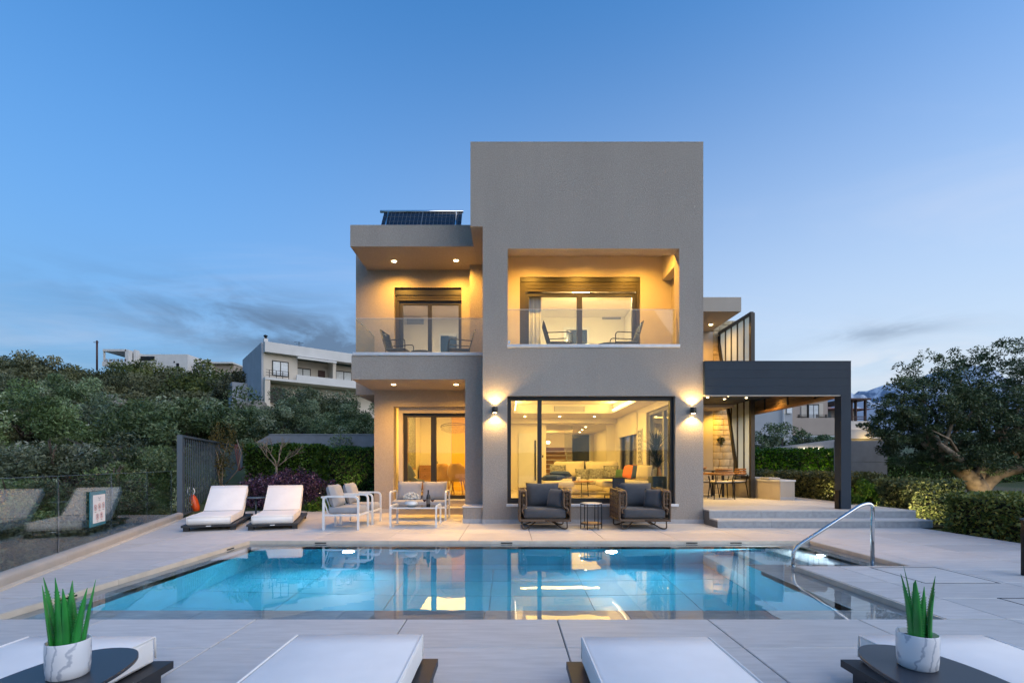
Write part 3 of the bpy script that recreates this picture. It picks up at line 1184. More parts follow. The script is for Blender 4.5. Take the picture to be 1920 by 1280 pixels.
lamp('AREA', 'room_lamp', (1.7, 12.6, 3.05), 50, WARM2, villa, (1.7, 12.6, 0), shape='RECTANGLE', size=2.4, size_y=2.6)
# beam over the hall opening, white door with a long black handle
B('ceiling_beam', M_white_paint, villa, (-.29, 3.75, 16.55, 16.88, 2.64, ZC - .002))
dr = B('room_door', M_white, villa, (.36, 1.0, 16.84, 16.889, FL + .01, V(812, 16.85)))
B('door_handle', M_black, dr, (.92, .97, 16.80, 16.839, V(900, 16.8), V(825, 16.8)))
B('dark_opening_sheet', M_glassd, villa, (-.30, .02, 17.2, 17.25, FL, 2.35))  # dark sheet added for the shade beyond the opening
# hall behind
room('hall', 1.33, 3.90, 16.94, 22.0, FL, 2.62, back=[], ceil=None)
hd = B('hall_door', M_glassd, villa, (U(1073, 21.9), U(1105, 21.9), 21.93, 21.99, FL, V(815, 21.9)))
B('door_frame', M_white, hd, (U(1070, 21.9), U(1073, 21.9) - .002, 21.9, 21.99, FL, V(813, 21.9)), (U(1105, 21.9) + .002, U(1108, 21.9), 21.9, 21.99, FL, V(813, 21.9)))
lamp('AREA', 'hall_lamp', (2.9, 19.5, 2.58), 14, WARM2, villa, (2.9, 19.5, 0), shape='RECTANGLE', size=1.2, size_y=3)
for (x, y) in ((2.9, 18.0), (3.0, 19.5), (3.1, 20.8)):
    MB().lathe([(.032, 2.616), (.032, 2.610), (.005, 2.610)], 16, Matrix.Translation((x, y, 0))).build('ceiling_spot', M_bulb, villa)
st = None
for k in range(9):
    z1 = FL + .175 * (k + 1)
    y0 = 17.3 + .27 * k
    B('stair_step', M_wood, villa, (1.36, 2.27, y0, y0 + .31, z1 - .14, z1 - .036))
    B('stair_tread', M_wood, villa, (1.36, 2.29, y0 - .03, y0 + .29, z1 - .035, z1))
B('stair_landing', M_wood, villa, (1.36, 2.29, 19.72, 20.9, 1.80, 1.905))
B('stair_glass', M_glassr, villa, (2.30, 2.312, 17.3, 19.7, .5, 2.6))
lm = B('stair_wall_lamp', M_bulb2, villa, (1.66, 1.80, 20.82, 20.86, 2.12, 2.22))
lamp('POINT', 'stair_lamp', (1.73, 20.6, 2.2), 9, WARM2, villa, shadow_soft_size=.08)
# side doors of the living room
w = MB()
wall(w, 10.752, 13.098, FL + .002, 2.618, 3.83, 3.91, [(10.83, 11.82, FL + .1, 2.54), (11.92, 13.02, FL + .1, 2.54)], 'x')
w = w.build('side_sliding_door', M_grey, villa)
B('pane', M_glass, w, (3.866, 3.874, 10.831, 11.819, FL + .101, 2.539))
B('pane', M_glass, w, (3.866, 3.874, 11.921, 13.019, FL + .101, 2.539))
B('handle', M_black, w, (3.79, 3.829, 12.96, 12.99, 1.1, 1.6))
w = MB()
wall(w, 14.052, 16.198, FL + .002, 2.248, 3.83, 3.91, [(14.12, 15.08, FL + .1, 2.18), (15.17, 16.13, FL + .1, 2.18)], 'x')
w = w.build('side_sliding_door', M_frame, villa)
B('pane', M_glass, w, (3.866, 3.874, 14.121, 15.079, FL + .101, 2.179))
B('pane', M_glass, w, (3.866, 3.874, 15.171, 16.129, FL + .101, 2.179))
B('roller_blind', M_white_paint, villa, (3.70, 3.75, 13.95, 16.25, 2.10, 2.72))

# dining room
bw = room('dining_room', -3.0, -.60, 12.32, 16.4, FL, 2.92, mback=M_white_paint)
B('pane_contrast_wall', M_pane_yellow, villa, (-1.93, -.60, 16.36, 16.398, FL, 2.919))  # wall half coloured yellow to imitate the panes' unequal reflection
lamp('AREA', 'room_lamp', (-1.85, 14.2, 2.88), 44, (1, .57, .09), villa, (-1.85, 14.2, 0), shape='RECTANGLE', size=1.4, size_y=2)
# upper rooms
room('left_bedroom', -3.4, -.60, 12.32, 15.4, FU, 5.95)
w = B('bedroom_door', M_glassd, villa, (U(826, 15.3), U(856, 15.3), 15.33, 15.38, FU, V(629, 15.3)))
B('door_frame', M_white, w, (U(823, 15.3), U(826, 15.3) - .002, 15.3, 15.395, FU, V(625, 15.3)), (U(826, 15.3) - .001, U(856, 15.3), 15.3, 15.395, V(629, 15.3) + .002, V(625, 15.3)))
gr = B('air_grille', M_grey, villa, (U(762, 15.3), U(794, 15.3), 15.33, 15.398, V(606, 15.3), V(597, 15.3)))
ld = MB().lathe([(.17, 5.94), (.16, 5.89), (.11, 5.87), (.01, 5.865)], 24, Matrix.Translation((-1.72, 13.2, 0))).build('ceiling_lamp', M_bulb2, villa)
lamp('AREA', 'room_lamp', (-1.9, 13.6, 5.84), 17, (1, .70, .46), villa, (-1.9, 13.6, 0), shape='DISK', size=.5)
room('right_bedroom', -.28, 3.78, 11.46, 15.6, FU, 5.98)
ld = MB().lathe([(.24, 5.97), (.22, 5.90), (.14, 5.87), (.01, 5.865)], 24, Matrix.Translation((2.0, 13.2, 0))).build('ceiling_lamp', M_bulb, villa)
lamp('AREA', 'room_lamp', (2.0, 13.2, 5.84), 44, (1, .72, .40), villa, (2.0, 13.2, 0), shape='DISK', size=.5)
lamp('POINT', 'room_lamp', (2.0, 13.2, 5.7), 34, (1, .66, .24), villa, shadow_soft_size=.12)
B('wardrobe', M_white, villa, (-.27, .55, 15.0, 15.59, FU, 5.6))
w = B('bedroom_door', M_glassd, villa, (U(1062, 15.5), U(1101, 15.5), 15.53, 15.59, FU, V(618, 15.5)))
B('door_frame', M_white, w, (U(1057, 15.5), U(1062, 15.5) - .002, 15.5, 15.595, FU, V(613, 15.5)), (U(1101, 15.5) + .002, U(1106, 15.5), 15.5, 15.595, FU, V(613, 15.5)), (U(1062, 15.5), U(1101, 15.5), 15.5, 15.595, V(618, 15.5) + .002, V(613, 15.5)))
gr = B('air_grille', M_grey, villa, (U(1130, 15.5), U(1165, 15.5), 15.55, 15.598, V(597, 15.5), V(587, 15.5)))
B('wall_picture', M_slate, villa, (U(999, 14.98), U(1010, 14.98), 14.97, 14.998, V(603, 14.98), V(593, 14.98)))
cu = MB()
for k in range(7):
    cu.tube([(.50 + .045 * k, 11.62 + .02 * (k % 2), FU + .02), (.50 + .045 * k, 11.62 + .02 * (k % 2), 5.9)], .028, 8)
cu.build('curtain', M_white_paint, villa)

# ---------------- lamps on the house


def downlight(x, y, z, label, e=11, col=WARM, size=160, group='soffit downlights', r=.05):
    t = thing('downlight', label, 'downlight', (x, y, z), group=group)
    MB().lathe([(r + .014, z - .002), (r + .014, z - .01), (r, z - .012)], 20, Matrix.Translation((x, y, 0)), cap=False).build('trim_ring', M_white, t)
    MB().lathe([(r, z - .006), (r, z - .013), (.001, z - .014)], 20, Matrix.Translation((x, y, 0))).build('lens', M_bulb, t)
    lamp('SPOT', 'downlight_lamp', (x, y, z - .03), e, col, t, (x, y, 0), spot_size=R(size), spot_blend=1, shadow_soft_size=.04)


downlight(-2.73, 11.48, ZS, 'left ceiling downlight above the upper left balcony', 120)
downlight(-1.245, 11.44, ZS, 'right ceiling downlight above the upper left balcony', 150)
downlight(-2.66, 11.13, 3.067, 'left downlight under the balcony by the dining-room door', 120)
downlight(-1.21, 11.13, 3.067, 'right downlight under the balcony by the dining-room door', 120)
for x, nm in ((.55, 'leftmost'), (1.75, 'middle'), (2.95, 'rightmost')):
    downlight(x, 10.42, ZS - .021, nm + ' downlight in the ceiling of the upper loggia', 140)
downlight(U(1333, 14.2), 14.2, 5.35, 'downlight under the upper roof right of the villa', 70)


def sconce(x, z, label):
    t = thing('wall_lamp', label, 'wall lamp', (x, YF, z), group='up and down wall lamps beside the big window')
    m = MB()
    for s in (-1, 1):
        m.lathe([(.05, z - .055), (.054, z - .05), (.054, z + .05), (.05, z + .055)], 20, Matrix.Translation((x, YF - .085, 0)))
    m = MB().lathe([(.056, z - .06), (.060, z - .055), (.060, z + .055), (.056, z + .06)], 24, Matrix.Translation((x, YF - .085, 0)))
    m.build('lamp_body', M_bronze, t)
    B('wall_bracket', M_grey, t, (x - .03, x + .03, YF - .04, YF - .001, z - .04, z + .04))
    for s in (-1, 1):
        MB().lathe([(.040, z + s * .0605), (.004, z + s * .062)], 20, Matrix.Translation((x, YF - .085, 0))).build('lens', M_bulb, t)
        lamp('SPOT', 'wall_lamp_beam', (x, YF - .085, z + s * .075), 26, (1, .60, .18), t, (x, YF - .085 + .02, z + s * 3), spot_size=R(120), spot_blend=.55, shadow_soft_size=.015)


sconce(U(928, YF), V(769, YF), 'round wall lamp left of the big living-room window')
sconce(U(1297, YF), V(770, YF), 'round wall lamp right of the big living-room window')

# ---------------- solar panel on the wing roof
t = thing('solar_panel', 'dark solar panel in a metal frame on the left flat roof', 'solar panel', (-2.2, 11.9, 6.552))
a, b_ = (11.75, 6.80), (12.30, 7.66)
xs0, xs1 = -3.18, -1.18
dv = Vector((0, b_[0] - a[0], b_[1] - a[1]))
nrm = Vector((0, -dv.z, dv.y)).normalized()
m = MB()
m.add([(xs0, *a), (xs1, *a), (xs1, *b_), (xs0, *b_), (xs0, a[0] + .03, a[1] - .02), (xs1, a[0] + .03, a[1] - .02), (xs1, b_[0] + .03, b_[1] - .02), (xs0, b_[0] + .03, b_[1] - .02)],
      [(0, 1, 2, 3), (4, 7, 6, 5), (0, 4, 5, 1), (1, 5, 6, 2), (2, 6, 7, 3), (3, 7, 4, 0)])
m.build('panel', pm('solar_cells', (.010, .014, .026), .15, var=.1), t)
m = MB()
for i in range(1, 20):
    x = xs0 + (xs1 - xs0) * i / 20
    p, q = Vector((x, *a)) + nrm * .004, Vector((x, *b_)) + nrm * .004
    m.tube([p, q], .006 if i != 10 else .018, 4)
for i in range(1, 5):
    p = Vector((xs0, *a)) + dv * i / 5 + nrm * .004
    m.tube([p, p + Vector((xs1 - xs0, 0, 0))], .005, 4)
m.build('cell_line', M_slate, t)
MB().tube([(xs0 - .1, b_[0], b_[1] + .02), (xs1 + .03, b_[0], b_[1] + .02)], .035, 10).build('top_rail', M_steel, t)
for x in (xs0 + .12, xs1 - .14):
    MB().tube([(x, a[0] - .03, a[1] - .03), (x, b_[0] - .05, b_[1] - .02)], .022, 6).build('frame_rail', M_steel, t)
    MB().tube([(x, b_[0], b_[1]), (x, b_[0] + .1, 6.553)], .02, 6).build('leg', M_steel, t)
    MB().tube([(x, a[0], a[1]), (x, a[0], 6.553)], .02, 6).build('leg', M_steel, t)

# ---------------- pergola
pg = thing('pergola', 'navy grey pergola with louvred roof over the side patio', 'pergola', (5.5, 9.76, .297))
PZ0, PZ1 = 2.62, 3.30
B('post', M_navy, pg, (6.77, 6.97, 9.76, 9.96, .298, PZ0 - .001))
B('post_shoe', M_black, pg, (6.745, 6.769, 9.80, 9.92, .298, .68))
B('post', M_navy, pg, (6.80, 6.97, 14.3, 14.5, .298, PZ0 - .001))
for k in range(4):
    h = (PZ1 - PZ0) / 4
    B('fascia_board', M_navy, pg, (3.995, 6.97, 9.76 + .001 * (k % 2), 9.85, PZ0 + k * h + .001, PZ0 + (k + 1) * h - .001))
    B('fascia_board', M_navy, pg, (6.90, 6.97, 9.86, 14.5, PZ0 + k * h + .003, PZ0 + (k + 1) * h - .003))
B('top_rail', M_navy, pg, (3.995, 6.972, 9.757, 9.86, PZ1, PZ1 + .012))
B('bottom_rail', M_plaster2, pg, (3.995, 6.76, 9.765, 9.83, PZ0 - .022, PZ0))
for k in range(5):
    B('cedar_board', M_wood_d, pg, (6.86, 6.888, 9.87, 14.48, 2.66 + k * .105, 2.66 + k * .105 + .097))
B('cedar_rail', M_teak, pg, (6.78, 6.90, 9.97, 14.29, PZ0 - .03, PZ0 + .03))
for k in range(4):
    B('cedar_batten', M_black, pg, (6.835, 6.858, 10.7 + k * 1.05, 10.74 + k * 1.05, 2.651, 3.17))
for k in range(21):
    y = 9.95 + k * .215
    B('roof_louvre', M_navy, pg, (4.0, 6.83, y, y + .205, 2.952 + .004 * (k % 2), 2.975 + .004 * (k % 2)))
for k, (x, y) in enumerate(((5.15, 12.4), (5.6, 12.2), (5.73, 12.72), (6.2, 12.5), (6.66, 12.1))):
    zz = 2.95
    nm = ('nearest the villa corner', 'second from the villa corner', 'deepest under the roof', 'above the bench end', 'nearest the front post')[k]
    downlight(x, y, zz, 'small ceiling light in the pergola ' + nm, 34 if k < 4 else 10, (1, .58, .14), 150, 'pergola ceiling lights', .03)
# raking screen of frosted panels
sg = thing('glazed_screen', 'tall raking screen of frosted panels in a dark frame', 'screen', (6.6, 13, .297))
YN, ZBm, ZTp = 13.0, .85, V(587, 13)


def yfar(z):
    return 13.78 + (15.07 - 13.78) * (z - .9) / (5.3 - .9)


m = MB()
m.tube([(6.6, YN, .298), (6.6, YN, ZTp)], .075, 4)
m.build('mullion', M_frame, sg)
MB().tube([(6.6, yfar(ZBm), ZBm), (6.6, yfar(ZTp), ZTp)], .075, 4).build('raking_mullion', M_frame, sg)
MB().tube([(6.6, YN, ZTp), (6.6, yfar(ZTp), ZTp)], .06, 4).build('top_rail', M_frame, sg)
MB().tube([(6.6, YN, ZBm), (6.6, yfar(ZBm), ZBm)], .06, 4).build('bottom_rail', M_frame, sg)
NP = 5
for k in range(NP):
    ya, yb = YN + .07 + k * .38, YN + .07 + (k + 1) * .38
    # panel clipped under the raking edge
    pts = []
    for yy in (ya, yb - .07):
        zmin = ZBm + .05 if yy < yfar(ZBm) - .08 else .9 + (yy + .08 - 13.78) / 1.29 * 4.4
        pts.append((yy, min(zmin, ZTp - .2)))
    m = MB()
    v = [(6.59, pts[0][0], pts[0][1]), (6.59, pts[1][0], pts[1][1]), (6.59, pts[1][0], ZTp - .05), (6.59, pts[0][0], ZTp - .05)]
    v += [(6.61, q[1], q[2]) for q in v]
    m.add(v, [(0, 1, 2, 3), (7, 6, 5, 4), (0, 4, 5, 1), (1, 5, 6, 2), (2, 6, 7, 3), (3, 7, 4, 0)])
    m.build('frosted_pane', M_frost, sg)
    z0 = pts[1][1]
    MB().tube([(6.6, yb - .035, z0), (6.6, yb - .035, ZTp - .03)], .035, 4).build('glazing_bar', M_frame, sg)
# ------------------------------------------------------------------ outdoor furniture
def round_path(pts, r, n=5):
    """polyline with its inner corners rounded"""
    pts = [Vector(p) for p in pts]
    out = [pts[0]]
    for i in range(1, len(pts) - 1):
        p, a, b = pts[i], pts[i - 1], pts[i + 1]
        ra = min(r, (a - p).length * .49, (b - p).length * .49)
        u, w = p + (a - p).normalized() * ra, p + (b - p).normalized() * ra
        for k in range(n + 1):
            t = k / n
            out.append(u * (1 - t) ** 2 + p * 2 * t * (1 - t) + w * t * t)
    out.append(pts[-1])
    return out


M_loungeframe = pm('dark_lounger_frame', (.022, .024, .028), .5, var=.15, scale=12)


def make_lounger(label, loc, rz):
    t = thing('sun_lounger', label, 'sun lounger', loc, R(rz), 'sun loungers around the pool')
    W = .43
    f = MB()
    f.box(-W, -W + .09, 0, 2.06, .075, .115)
    f.box(W - .09, W, 0, 2.06, .075, .115)
    f.box(-W + .091, W - .091, 0, .10, .075, .114)
    f.box(-W + .091, W - .091, 1.96, 2.06, .075, .114)
    for k in range(9):
        f.box(-W + .091, W - .091, .14 + k * .2, .26 + k * .2, .08, .112)
    f.build('frame', M_loungeframe, t, False)
    for x in (-W + .06, W - .06):
        for y in (.12, 1.9):
            B('leg', M_loungeframe, t, (x - .045, x + .045, y - .045, y + .045, 0, .0745), world=False)
    m = MB()
    w = .35
    # mattress: flat part and raised back as one bent cushion
    th, hy = .145, 1.26
    ang = R(37)
    L2 = .76
    prof_top, prof_bot = [], []
    for k in range(9):
        prof_top.append((.03 + (hy - .10) * k / 8, .262))
        prof_bot.append((.03 + (hy + .02) * k / 8, .117))
    for k in range(1, 8):
        a = ang * k / 7
        cx, cz = hy - .07, .262 + .16
        prof_top.append((cx + .16 * math.sin(a), cz - .16 * math.cos(a)))
    e = Vector(prof_top[-1])
    d = Vector((math.cos(ang), math.sin(ang)))
    nb = Vector((math.sin(ang), -math.cos(ang))) * th
    for k in range(1, 7):
        prof_top.append(tuple(e + d * L2 * k / 6))
    b0 = Vector((hy + .12, .13))
    be = e + d * L2 + nb
    for k in range(1, 7):
        prof_bot.append(tuple(b0 + (be - b0) * k / 6))
    side = prof_bot + prof_top[::-1]
    n = len(side)
    cen = Vector((1.0, .25))
    rows = []
    for x, ins in ((-w, .022), (-w + .008, .010), (-w + .025, 0), (w - .025, 0), (w - .008, .010), (w, .022)):
        row = []
        for i in range(n):
            p = Vector(side[i])
            a_, b_ = Vector(side[i - 1]), Vector(side[(i + 1) % n])
            tg = (b_ - a_).normalized()
            nm = Vector((-tg.y, tg.x))
            row.append((x, *(p + nm * ins)))
        rows.append(row)
    vs = [p for r_ in rows for p in r_]
    fs = []
    for k in range(len(rows) - 1):
        for i in range(n):
            j = (i + 1) % n
            fs.append((k * n + i, (k + 1) * n + i, (k + 1) * n + j, k * n + j))
    m.add(vs, fs, smooth=True)
    m.add(rows[0], [list(range(n))[::-1]])
    m.add(rows[-1], [list(range(n))])
    mt = m.build('mattress', M_mattress, t, False)
    for s in (-1, 1):
        pp = [(s * (w - .003), p[0], p[1] - .004) for p in prof_top]
        MB().tube([(s * (w - .003), .024, .14)] + [(s * (w - .003), .026, .25)] + pp, .0055, 5).build('piping', M_mattress, mt, False)
    MB().tube([(-w + .01, .027, .253), (w - .01, .027, .253)], .0055, 5).build('piping', M_mattress, mt, False)
    B('seam', M_mattress, mt, (-w - .002, w + .002, .026, .028, .185, .189), world=False)
    MB().tube([(-w + .01, 1.19, .266), (w - .01, 1.19, .266)], .004, 5).build('seam', M_cush, mt, False)
    B('back_support', M_loungeframe, t, (-.30, .30, 1.84, 1.88, .113, .52), world=False)
    B('maker_plate', M_white, t, (-.04, .04, -.004, -.001, .088, .102), world=False)
    return t


lg = make_lounger('sun lounger beside the slatted fence and the orange float', (-5.42, 8.68, 0), 20)
copy_tree(lg, (-4.34, 8.83, 0), R(18), 'sun lounger nearest the white armchairs, purple shrub behind it')
for x, y, lab in ((-2.285, 2.66, 'leftmost foreground sun lounger, half under the dark table'), (-.823, 2.69, 'foreground sun lounger left of centre'),
                  (.75, 2.65, 'foreground sun lounger right of centre'), (2.285, 2.68, 'rightmost foreground sun lounger behind the potted aloe')):
    copy_tree(lg, (x, y, 0), R(180), lab)

# round table between the far loungers
t = thing('side_table', 'small round grey pedestal table between the two far loungers', 'table', (U(480, 10.5), 10.5, 0))
MB().lathe([(.02, .47), (.20, .47), (.205, .48), (.20, .492), (.01, .494)], 28).build('table_top', M_slate, t, False)
MB().lathe([(.018, .015), (.018, .469)], 12).build('pedestal', M_slate, t, False)
MB().lathe([(.15, 0), (.15, .012), (.02, .02)], 24).build('foot', M_slate, t, False)


def superellipse(cx, cy, a, b, p=2.6, n=48):
    o = []
    for k in range(n):
        w = 2 * PI * k / n
        c, s = math.cos(w), math.sin(w)
        o.append((cx + a * math.copysign(abs(c) ** (2 / p), c), cy + b * math.copysign(abs(s) ** (2 / p), s)))
    return o


def pebble_table(x, y, label):
    t = thing('side_table', label, 'table', (x, y, 0))
    MB().prism(superellipse(0, 0, .215, .42, 2.35), .345, .36, smooth=True).build('table_top', M_ctop, t, False)
    s = 1 if x < 0 else -1
    B('post', M_black, t, (s * .10 - .02, s * .10 + .02, -.25, -.21, .02, .345), world=False)
    B('foot', M_black, t, (s * .10 - .06, s * .10 + .06, -.42, -.04, 0, .02), world=False)
    return t


pebble_table(-1.785, 1.79, 'dark pebble shaped table under the left aloe pot')
pebble_table(1.725, 1.83, 'dark pebble shaped table under the right aloe pot')

# potted aloes
mt, N, L, b = new_mat('marbled_ceramic')
tc = N.new('ShaderNodeTexCoord')
n1 = N.new('ShaderNodeTexNoise')
n1.inputs['Scale'].default_value = 6
n1.inputs['Detail'].default_value = 6
L.new(tc.outputs['Object'], n1.inputs[0])
wv = N.new('ShaderNodeTexWave')
wv.inputs['Scale'].default_value = 6.5
wv.inputs['Distortion'].default_value = 11
wv.inputs['Detail'].default_value = 4
wv.inputs['Detail Scale'].default_value = 1.6
wv.bands_direction = 'X'
L.new(tc.outputs['Object'], wv.inputs[0])
cr = N.new('ShaderNodeValToRGB')
cr.color_ramp.elements[0].position = 0
cr.color_ramp.elements[0].color = (.40, .43, .49, 1)
cr.color_ramp.elements[1].position = .22
cr.color_ramp.elements[1].color = (.70, .71, .73, 1)
L.new(wv.outputs['Fac'], cr.inputs[0])
L.new(cr.outputs[0], b.inputs['Base Color'])
b.inputs['Roughness'].default_value = .45
M_marble = mt
M_aloe = pm('aloe_green', (.022, .24, .038), .38, var=.35, scale=7, spec=.5)
M_soil = pm('dark_soil', (.03, .022, .016), .95, var=.3, scale=30)


def aloe_leaf(base, az, lean, ln, w, curve):
    """one fleshy toothed leaf"""
    m = MB()
    n = 12
    d = Vector((math.cos(az), math.sin(az), 0))
    sdv = Vector((-math.sin(az), math.cos(az), 0))
    vs = []
    cen = []
    for i in range(n + 1):
        t = i / n
        off = lean * t + curve * t * t
        c = Vector(base) + d * off * ln + Vector((0, 0, ln * t * (1 - .12 * abs(lean))))
        ww = w * (1 - t ** 1.7) * (1 - .15 * (1 - t)) + .0012
        th = ww * .42
        cen.append((c, ww))
        vs += [c + sdv * ww, c + d * th + sdv * ww * .4, c + d * th - sdv * ww * .4, c - sdv * ww, c - d * th * .15 - sdv * ww * .45 + d * .0, c - d * th * .15 + sdv * ww * .45]
    fs = []
    k = 6
    for i in range(n):
        for j in range(k):
            j2 = (j + 1) % k
            fs.append((i * k + j, i * k + j2, (i + 1) * k + j2, (i + 1) * k + j))
    m.add(vs, fs, smooth=True)
    for i in range(1, n * 2 - 4):
        t = i / (n * 2)
        off = lean * t + curve * t * t
        c = Vector(base) + d * off * ln + Vector((0, 0, ln * t * (1 - .12 * abs(lean))))
        ww = w * (1 - t ** 1.7) * (1 - .15 * (1 - t))
        for s in (-1, 1):
            p = c + sdv * s * ww * .97
            m.add([p + Vector((0, 0, -.004)), p + Vector((0, 0, .004)), p + sdv * s * .007 + Vector((0, 0, .004)), p + d * .003], [(0, 1, 2), (0, 2, 3), (1, 3, 2)])
    return m


def aloe(x, y, z, label, seed, leaves):
    t = thing('potted_aloe', label, 'potted plant', (x, y, z))
    MB().lathe([(.060, 0), (.067, .006), (.070, .04), (.0715, .09), (.071, .140), (.070, .143), (.067, .140), (.066, .121), (.01, .119)], 40, cap=False).build('pot', M_marble, t, False)
    MB().lathe([(.066, .118), (.04, .124), (.005, .127)], 20, cap=False).build('soil', M_soil, t, False)
    for (bx, by, az, lean, ln, w, cv) in leaves:
        aloe_leaf((bx * .72, by * .72, .11), R(az), lean * .5, ln * 1.06, w * .76, cv * 1.1).build('leaf', M_aloe, t, False)


LV = [(-.055, -.02, 180, .10, .27, .024, .10), (-.04, -.045, 200, .22, .25, .030, .02), (-.012, -.04, 265, -.02, .275, .031, .06), (.018, -.03, 290, .05, .235, .029, .08),
      (.035, .01, 20, .05, .22, .024, -.08), (.06, -.02, 350, .22, .235, .026, .10), (.05, .03, 15, .30, .255, .024, .02), (-.03, .04, 120, .12, .24, .026, .1)]
aloe(U(128, 1.915), 1.915, .3605, 'aloe in a white marbled pot on the left dark table', 1, LV)
LV2 = [(-.05, -.02, 185, .04, .265, .024, .14), (-.035, -.045, 215, .18, .25, .031, .02), (-.02, .0, 150, .0, .29, .024, .1), (.0, -.03, 270, .10, .22, .026, .0), (.012, .02, 200, .16, .225, .022, .0),
       (.035, -.04, 310, -.06, .205, .031, .10), (.055, .0, 350, .12, .255, .025, .05), (.03, .045, 60, .1, .22, .024, .05)]
aloe(U(1720, 2.0), 2.0, .3605, 'aloe in a grey-veined white pot on the right dark table', 2, LV2)


# white aluminium lounge seats
def make_seat(name, label, cat, W, loc, rz, group=None, cushions=1):
    t = thing(name, label, cat, loc, R(rz), group)
    h = W / 2 - .02
    for s in (-1, 1):
        MB().tube(round_path([(s * h, .32, 0), (s * h, .32, .615), (s * h, -.32, .615), (s * h, -.32, 0)], .09), .024, 4).build('arm_frame', M_white, t, False)
        MB().tube([(s * h, .30, .27), (s * h, -.30, .27)], .022, 4).build('seat_rail', M_white, t, False)
    MB().tube([(-h + .02, -.32, .27), (h - .02, -.32, .27)], .022, 4).build('seat_rail', M_white, t, False)
    MB().tube([(-h + .02, .24, .27), (h - .02, .24, .27)], .022, 4).build('seat_rail', M_white, t, False)
    bf = MB()
    bf.tube([(-h + .02, .36, .60), (h - .02, .36, .60)], .02, 4)
    for k in range(4):
        x = -h + .06 + (2 * h - .12) * k / 3
        bf.tube([(x, .25, .28), (x, .36, .60)], .014, 4)
    bf.build('back_frame', M_white, t, False)
    B('seat_cushion', M_cush, t, (-h + .026, h - .026, -.315, .25, .293, .415), r=.035, world=False)
    cw = (2 * h - .06) / cushions
    for k in range(cushions):
        cx = -h + .03 + cw * (k + .5)
        mm = MB()
        mm.pillow(cw * .98, .44, .19, rot('X', -16, (cx, .20, .615)))
        mm.build('back_cushion', M_cush, t, False)
    return t


make_seat('armchair', 'white framed armchair with grey cushions nearest the pool', 'armchair', .66, (-3.09, 9.17, 0), 90, 'white patio armchairs')
make_seat('armchair', 'white framed armchair with grey cushions further from the pool', 'armchair', .66, (-3.05, 9.96, 0), 90, 'white patio armchairs')
make_seat('loveseat', 'white framed two seat sofa with grey cushions by the dining-room door', 'sofa', 1.24, (-1.955, 10.70, 0), 0, cushions=2)

t = thing('coffee_table', 'low white framed table with dark glass top before the loveseat', 'table', (-1.83, 9.55, 0))
for s in (-1, 1):
    MB().tube(round_path([(s * .44, .30, 0), (s * .44, .30, .40), (s * .44, -.30, .40), (s * .44, -.30, 0)], .07), .022, 4).build('leg_frame', M_white, t, False)
for y in (-.28, .28):
    MB().tube([(-.42, y, .365), (.42, y, .365)], .018, 4).build('top_rail', M_white, t, False)
B('table_top', pm('smoked_glass_top', (.05, .055, .06), .12, var=.05), t, (-.42, .42, -.265, .265, .37, .380), world=False)

# vase of hydrangeas
t = thing('flower_vase', 'squat white vase of white hydrangeas on the low table', 'vase', (U(771, 9.45), 9.45, .381))
MB().lathe([(.06, 0), (.115, .025), (.13, .06), (.115, .095), (.06, .118), (.05, .122), (.05, .10)], 28).build('vase_body', M_white, t, False)
M_petal = pm('white_petal', (.70, .69, .64), .8, var=.06)
rs = random.Random(8)
m = MB()
for k in range(420):
    u = rs.uniform(-.1, 1)
    a = rs.uniform(0, 2 * PI)
    rr = .152 * math.sqrt(max(0, 1 - u * u)) * rs.uniform(.85, 1.05)
    p = Vector((rr * math.cos(a), rr * math.sin(a), .17 + .105 * u))
    q = rs.uniform(0, PI)
    X = Vector((math.cos(q), math.sin(q), rs.uniform(-.6, .6))).normalized() * .019
    Y = X.cross(Vector((rs.uniform(-1, 1), rs.uniform(-1, 1), rs.uniform(-1, 1))).normalized())
    m.add([p - X, p - Y, p + X, p + Y], [(0, 1, 2, 3)])
m.build('flower_head', M_petal, t, False)

M_wineglass = glass('wine_glass', (.95, .96, .96), .06)
M_wine = pm('red_wine', (.06, .004, .008), .1, var=.02)
t = thing('wine_bottle', 'dark wine bottle standing on the low white table', 'bottle', (U(803, 9.40), 9.40, .381))
MB().lathe([(.036, 0), (.038, .005), (.038, .19), (.030, .225), (.015, .25), (.0145, .31), (.016, .312), (.016, .325), (.003, .326)], 20).build('bottle_body', pm('bottle_glass', (.012, .010, .010), .12, var=.02), t, False)
MB().lathe([(.0388, .06), (.0388, .15)], 20, cap=False).build('label_band', pm('bottle_label', (.16, .13, .11), .8), t, False)
for x, lab in ((796, 'left wine glass beside the bottle on the low table'), (811, 'right wine glass beside the bottle on the low table')):
    t = thing('wine_glass', lab, 'wine glass', (U(x, 9.36), 9.36, .381), group='wine glasses')
    MB().lathe([(.034, 0), (.034, .003), (.005, .008), (.004, .09), (.02, .105), (.04, .14), (.04, .17), (.033, .21)], 18, cap=False).build('glass_bowl', M_wineglass, t, False)
    MB().lathe([(.003, .096), (.019, .107), (.0385, .14), (.0385, .145), (.002, .146)], 18).build('wine', M_wine, t, False)


